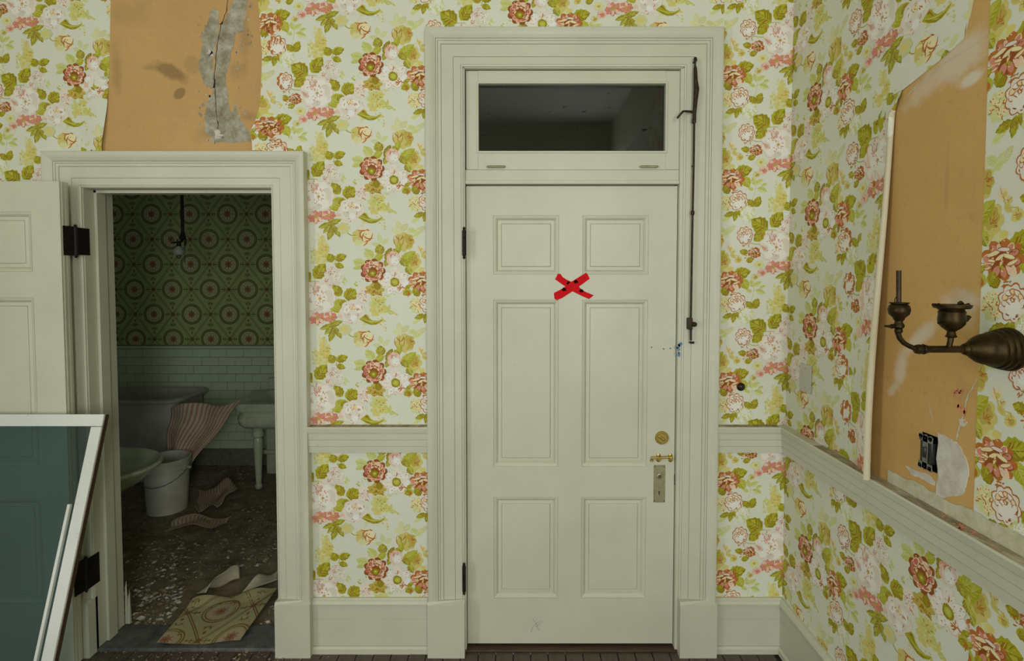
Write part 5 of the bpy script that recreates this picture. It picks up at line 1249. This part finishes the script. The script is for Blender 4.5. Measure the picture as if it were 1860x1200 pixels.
top = [(0, 0), (1, 0), (1.0, .96), (.9, 1.0), (.55, .97), (.42, .90), (.3, 1.0), (0, .98)]
o = sheet('wallpaper_scrap', None, split([[(0, 0), (1, 0), (1, .9), (0, .9)], [(0, .9), (1, .9), (1, .97), (.0, .98)]], [.05 * i for i in range(1, 20)], [.06 * i for i in range(1, 17)]), (0, 1), (-.12, .35), map_scrap, tile=(TS, TB), lat=(GW * GS * .85 / wsc, GH * GS * .85 / hsc, 0), grid=.05, paper=np.array(s2l((178, 172, 124))), base=.0, ink=1.0)
tag(o, 'fallen wallpaper scrap with medallion print on the bathroom threshold', 'paper', 'fallen paper in the bathroom')
# curled flap standing up behind it
warp('paper_flap', [atZ(356, 1078, .006), atZ(436, 1052, .006), atZ(436, 1030, .07), atZ(374, 1076, .05)], 16, 8, lambda s, t: (0, 0, .05 * math.sin(3.1 * s) * t + .01 * math.sin(9 * s)), 'paper_back', 'curled pale flap of torn paper behind the medallion scrap', 'paper', 'fallen paper in the bathroom')
warp('paper_flap', [atZ(440, 1075, .02), atZ(505, 1052, .02), atZ(505, 1030, .03), atZ(455, 1056, .04)], 12, 6, lambda s, t: (0, 0, .02 * math.sin(6 * s) * t), 'paper_back', 'narrow torn paper strip lying on the rubble beside the doorway', 'paper', 'fallen paper in the bathroom')

# ------------------------------------------------------------------ rubble (uncountable)
def rubble(name, n, fn, smin, smax, seed, label, mat='rubble', into=None):
    rr_ = random.Random(seed); mb = MB() if into is None else into
    base = [(1, 0, 0), (-1, 0, 0), (0, 1, 0), (0, -1, 0), (0, 0, 1), (0, 0, -1)]
    fc = [(0, 2, 4), (2, 1, 4), (1, 3, 4), (3, 0, 4), (2, 0, 5), (1, 2, 5), (3, 1, 5), (0, 3, 5)]
    for _ in range(n):
        c = fn(rr_)
        if c is None: continue
        s_ = smin * (smax / smin) ** (rr_.random() ** 2.2); a = rr_.uniform(0, 6.28); fx, fz = rr_.uniform(.6, 1.4), rr_.uniform(.3, .7)
        vs_ = []
        for (x, y, z) in base:
            x, y, z = x * s_ * fx * rr_.uniform(.7, 1.3), y * s_ * rr_.uniform(.7, 1.3), z * s_ * fz
            vs_.append((c[0] + x * math.cos(a) - y * math.sin(a), c[1] + x * math.sin(a) + y * math.cos(a), c[2] + z + s_ * fz * .6))
        mb.add(vs_, fc)
    if name is None: return None
    o = mb.build(name, mat, None, fixn=False); return tag(o, label, 'rubble', kind='stuff')
QUADS = [[atZ(*p, 0) for p in q_] for q_ in ([(284, 1176), (440, 1170), (510, 1066), (350, 1070)], [(348, 934), (406, 930), (442, 884), (358, 884)], [(298, 968), (400, 962), (430, 934), (314, 940)], [(352, 1084), (510, 1060), (510, 1024), (370, 1056)])]
def in_bath(rr_):
    x, y = rr_.uniform(-3.3, -1.1), TW + .03 + 2.2 * rr_.random() ** 1.5
    if y < .5 and x < BX0 - .3: return None
    if math.hypot(x + 2.70, y - .74) < .19 or math.hypot(x - bk_c[0], y - bk_c[1]) < .19 or (x < -2.86 and y > 1.94): return None
    if x > sx0 and y > 1.70: return None
    for qd in QUADS:
        if all((qd[(k + 1) % 4].x - qd[k].x) * (y - qd[k].y) - (qd[(k + 1) % 4].y - qd[k].y) * (x - qd[k].x) > -.01 for k in range(4)): return None
    return (x, y, 0)
def in_heap(rr_):
    px = rr_.choice((262, 300, 330, 250, 320, 420, 470)) + rr_.gauss(0, 16); py = {262: 1095, 300: 1085, 330: 1048, 250: 1120, 320: 1100, 420: 990, 470: 950}.get(0, 0) or rr_.choice((1095, 1085, 1050, 1118, 1010, 1135)) + rr_.gauss(0, 12)
    c = atZ(px, py, 0)
    if c.y < TW + .03 or not (-2.6 < c.x < -1.1): return None
    for qd in QUADS:
        if all((qd[(k + 1) % 4].x - qd[k].x) * (c.y - qd[k].y) - (qd[(k + 1) % 4].y - qd[k].y) * (c.x - qd[k].x) > -.01 for k in range(4)): return None
    return c
heap = MB(); rubble(None, 420, in_heap, .004, .020, 12, None, into=heap); nh = len(heap.f)
rub = rubble('plaster_rubble', 8000, in_bath, .003, .017, 3, 'pale plaster crumbs and lumps strewn over the bathroom floor', into=heap)
rub.data.materials.append(MATS['pale_rubble'])
for p_ in rub.data.polygons[:nh]: p_.material_index = 1
rubble('plaster_crumbs', 380, lambda r_: (r_.uniform(BX0 - .25, BX1 + .25), -abs(r_.gauss(0, .07)) - .01, 0), .002, .009, 4, 'plaster crumbs on the floorboards at the bathroom threshold')

# ------------------------------------------------------------------ hall behind the closed door
HX0, HX1, HZ, HY = -0.95, 1.45, 3.42, 5.2
wall('floor_hall', [(HX0, HX1, TW, HY, -.05, 0)], 'floor_wood')
wall('ceiling_hall', [(HX0, HX1, TW, HY, HZ, HZ + .08)], 'hall_ceiling')
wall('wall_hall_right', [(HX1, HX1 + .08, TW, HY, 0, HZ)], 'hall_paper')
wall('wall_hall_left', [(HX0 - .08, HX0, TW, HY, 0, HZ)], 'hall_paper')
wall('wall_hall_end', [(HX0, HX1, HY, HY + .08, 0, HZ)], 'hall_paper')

# ------------------------------------------------------------------ window sash leaning against the open door
T = atY(189, 752, -.155); B_ = atY(80, 1200, -.438)
up = (T - Vector((T.x, B_.y, B_.z)));
Bf = Vector((T.x, T.y - (T.y - B_.y) * T.z / (T.z - B_.z), 0.0)); ez = (T - Bf); Ls = ez.length; ez.normalize()
ex = Vector((-1, 0, 0)); ey = ex.cross(ez).normalized()
if ey.y < 0: ey = -ey
ws = .92
sa = thing('window_sash', tuple(Bf), 'white window sash with dark glass leaning against the open panelled door', 'window sash')
def sbox(nm, x0, x1, z0, z1, d0, d1, mat='sash_paint', bevel=.002, parent=None):
    return MB().obox(Bf + ex * x0 + ez * z0 + ey * d0, ex * (x1 - x0), ez * (z1 - z0), ey * (d1 - d0)).build(nm, mat, parent or sa, bevel=bevel)
sbox('stile', 0, .046, 0, Ls - .052, 0, .026); sbox('stile', ws - .046, ws, 0, Ls - .052, 0, .026)
sbox('top_rail', 0, ws, Ls - .050, Ls, 0, .026); sbox('bottom_rail', .046, ws - .046, 0, .08, 0, .026)
sbox('glass_pane', .040, ws - .040, .07, Ls - .045, .018, .021, 'sash_glass', 0)
sbox('glazing_bead', .060, .072, .05, Ls - .36, -.004, .010); sbox('sash_edge', -.003, -.0005, .0, Ls, .008, .026, 'threshold_wood', 0)
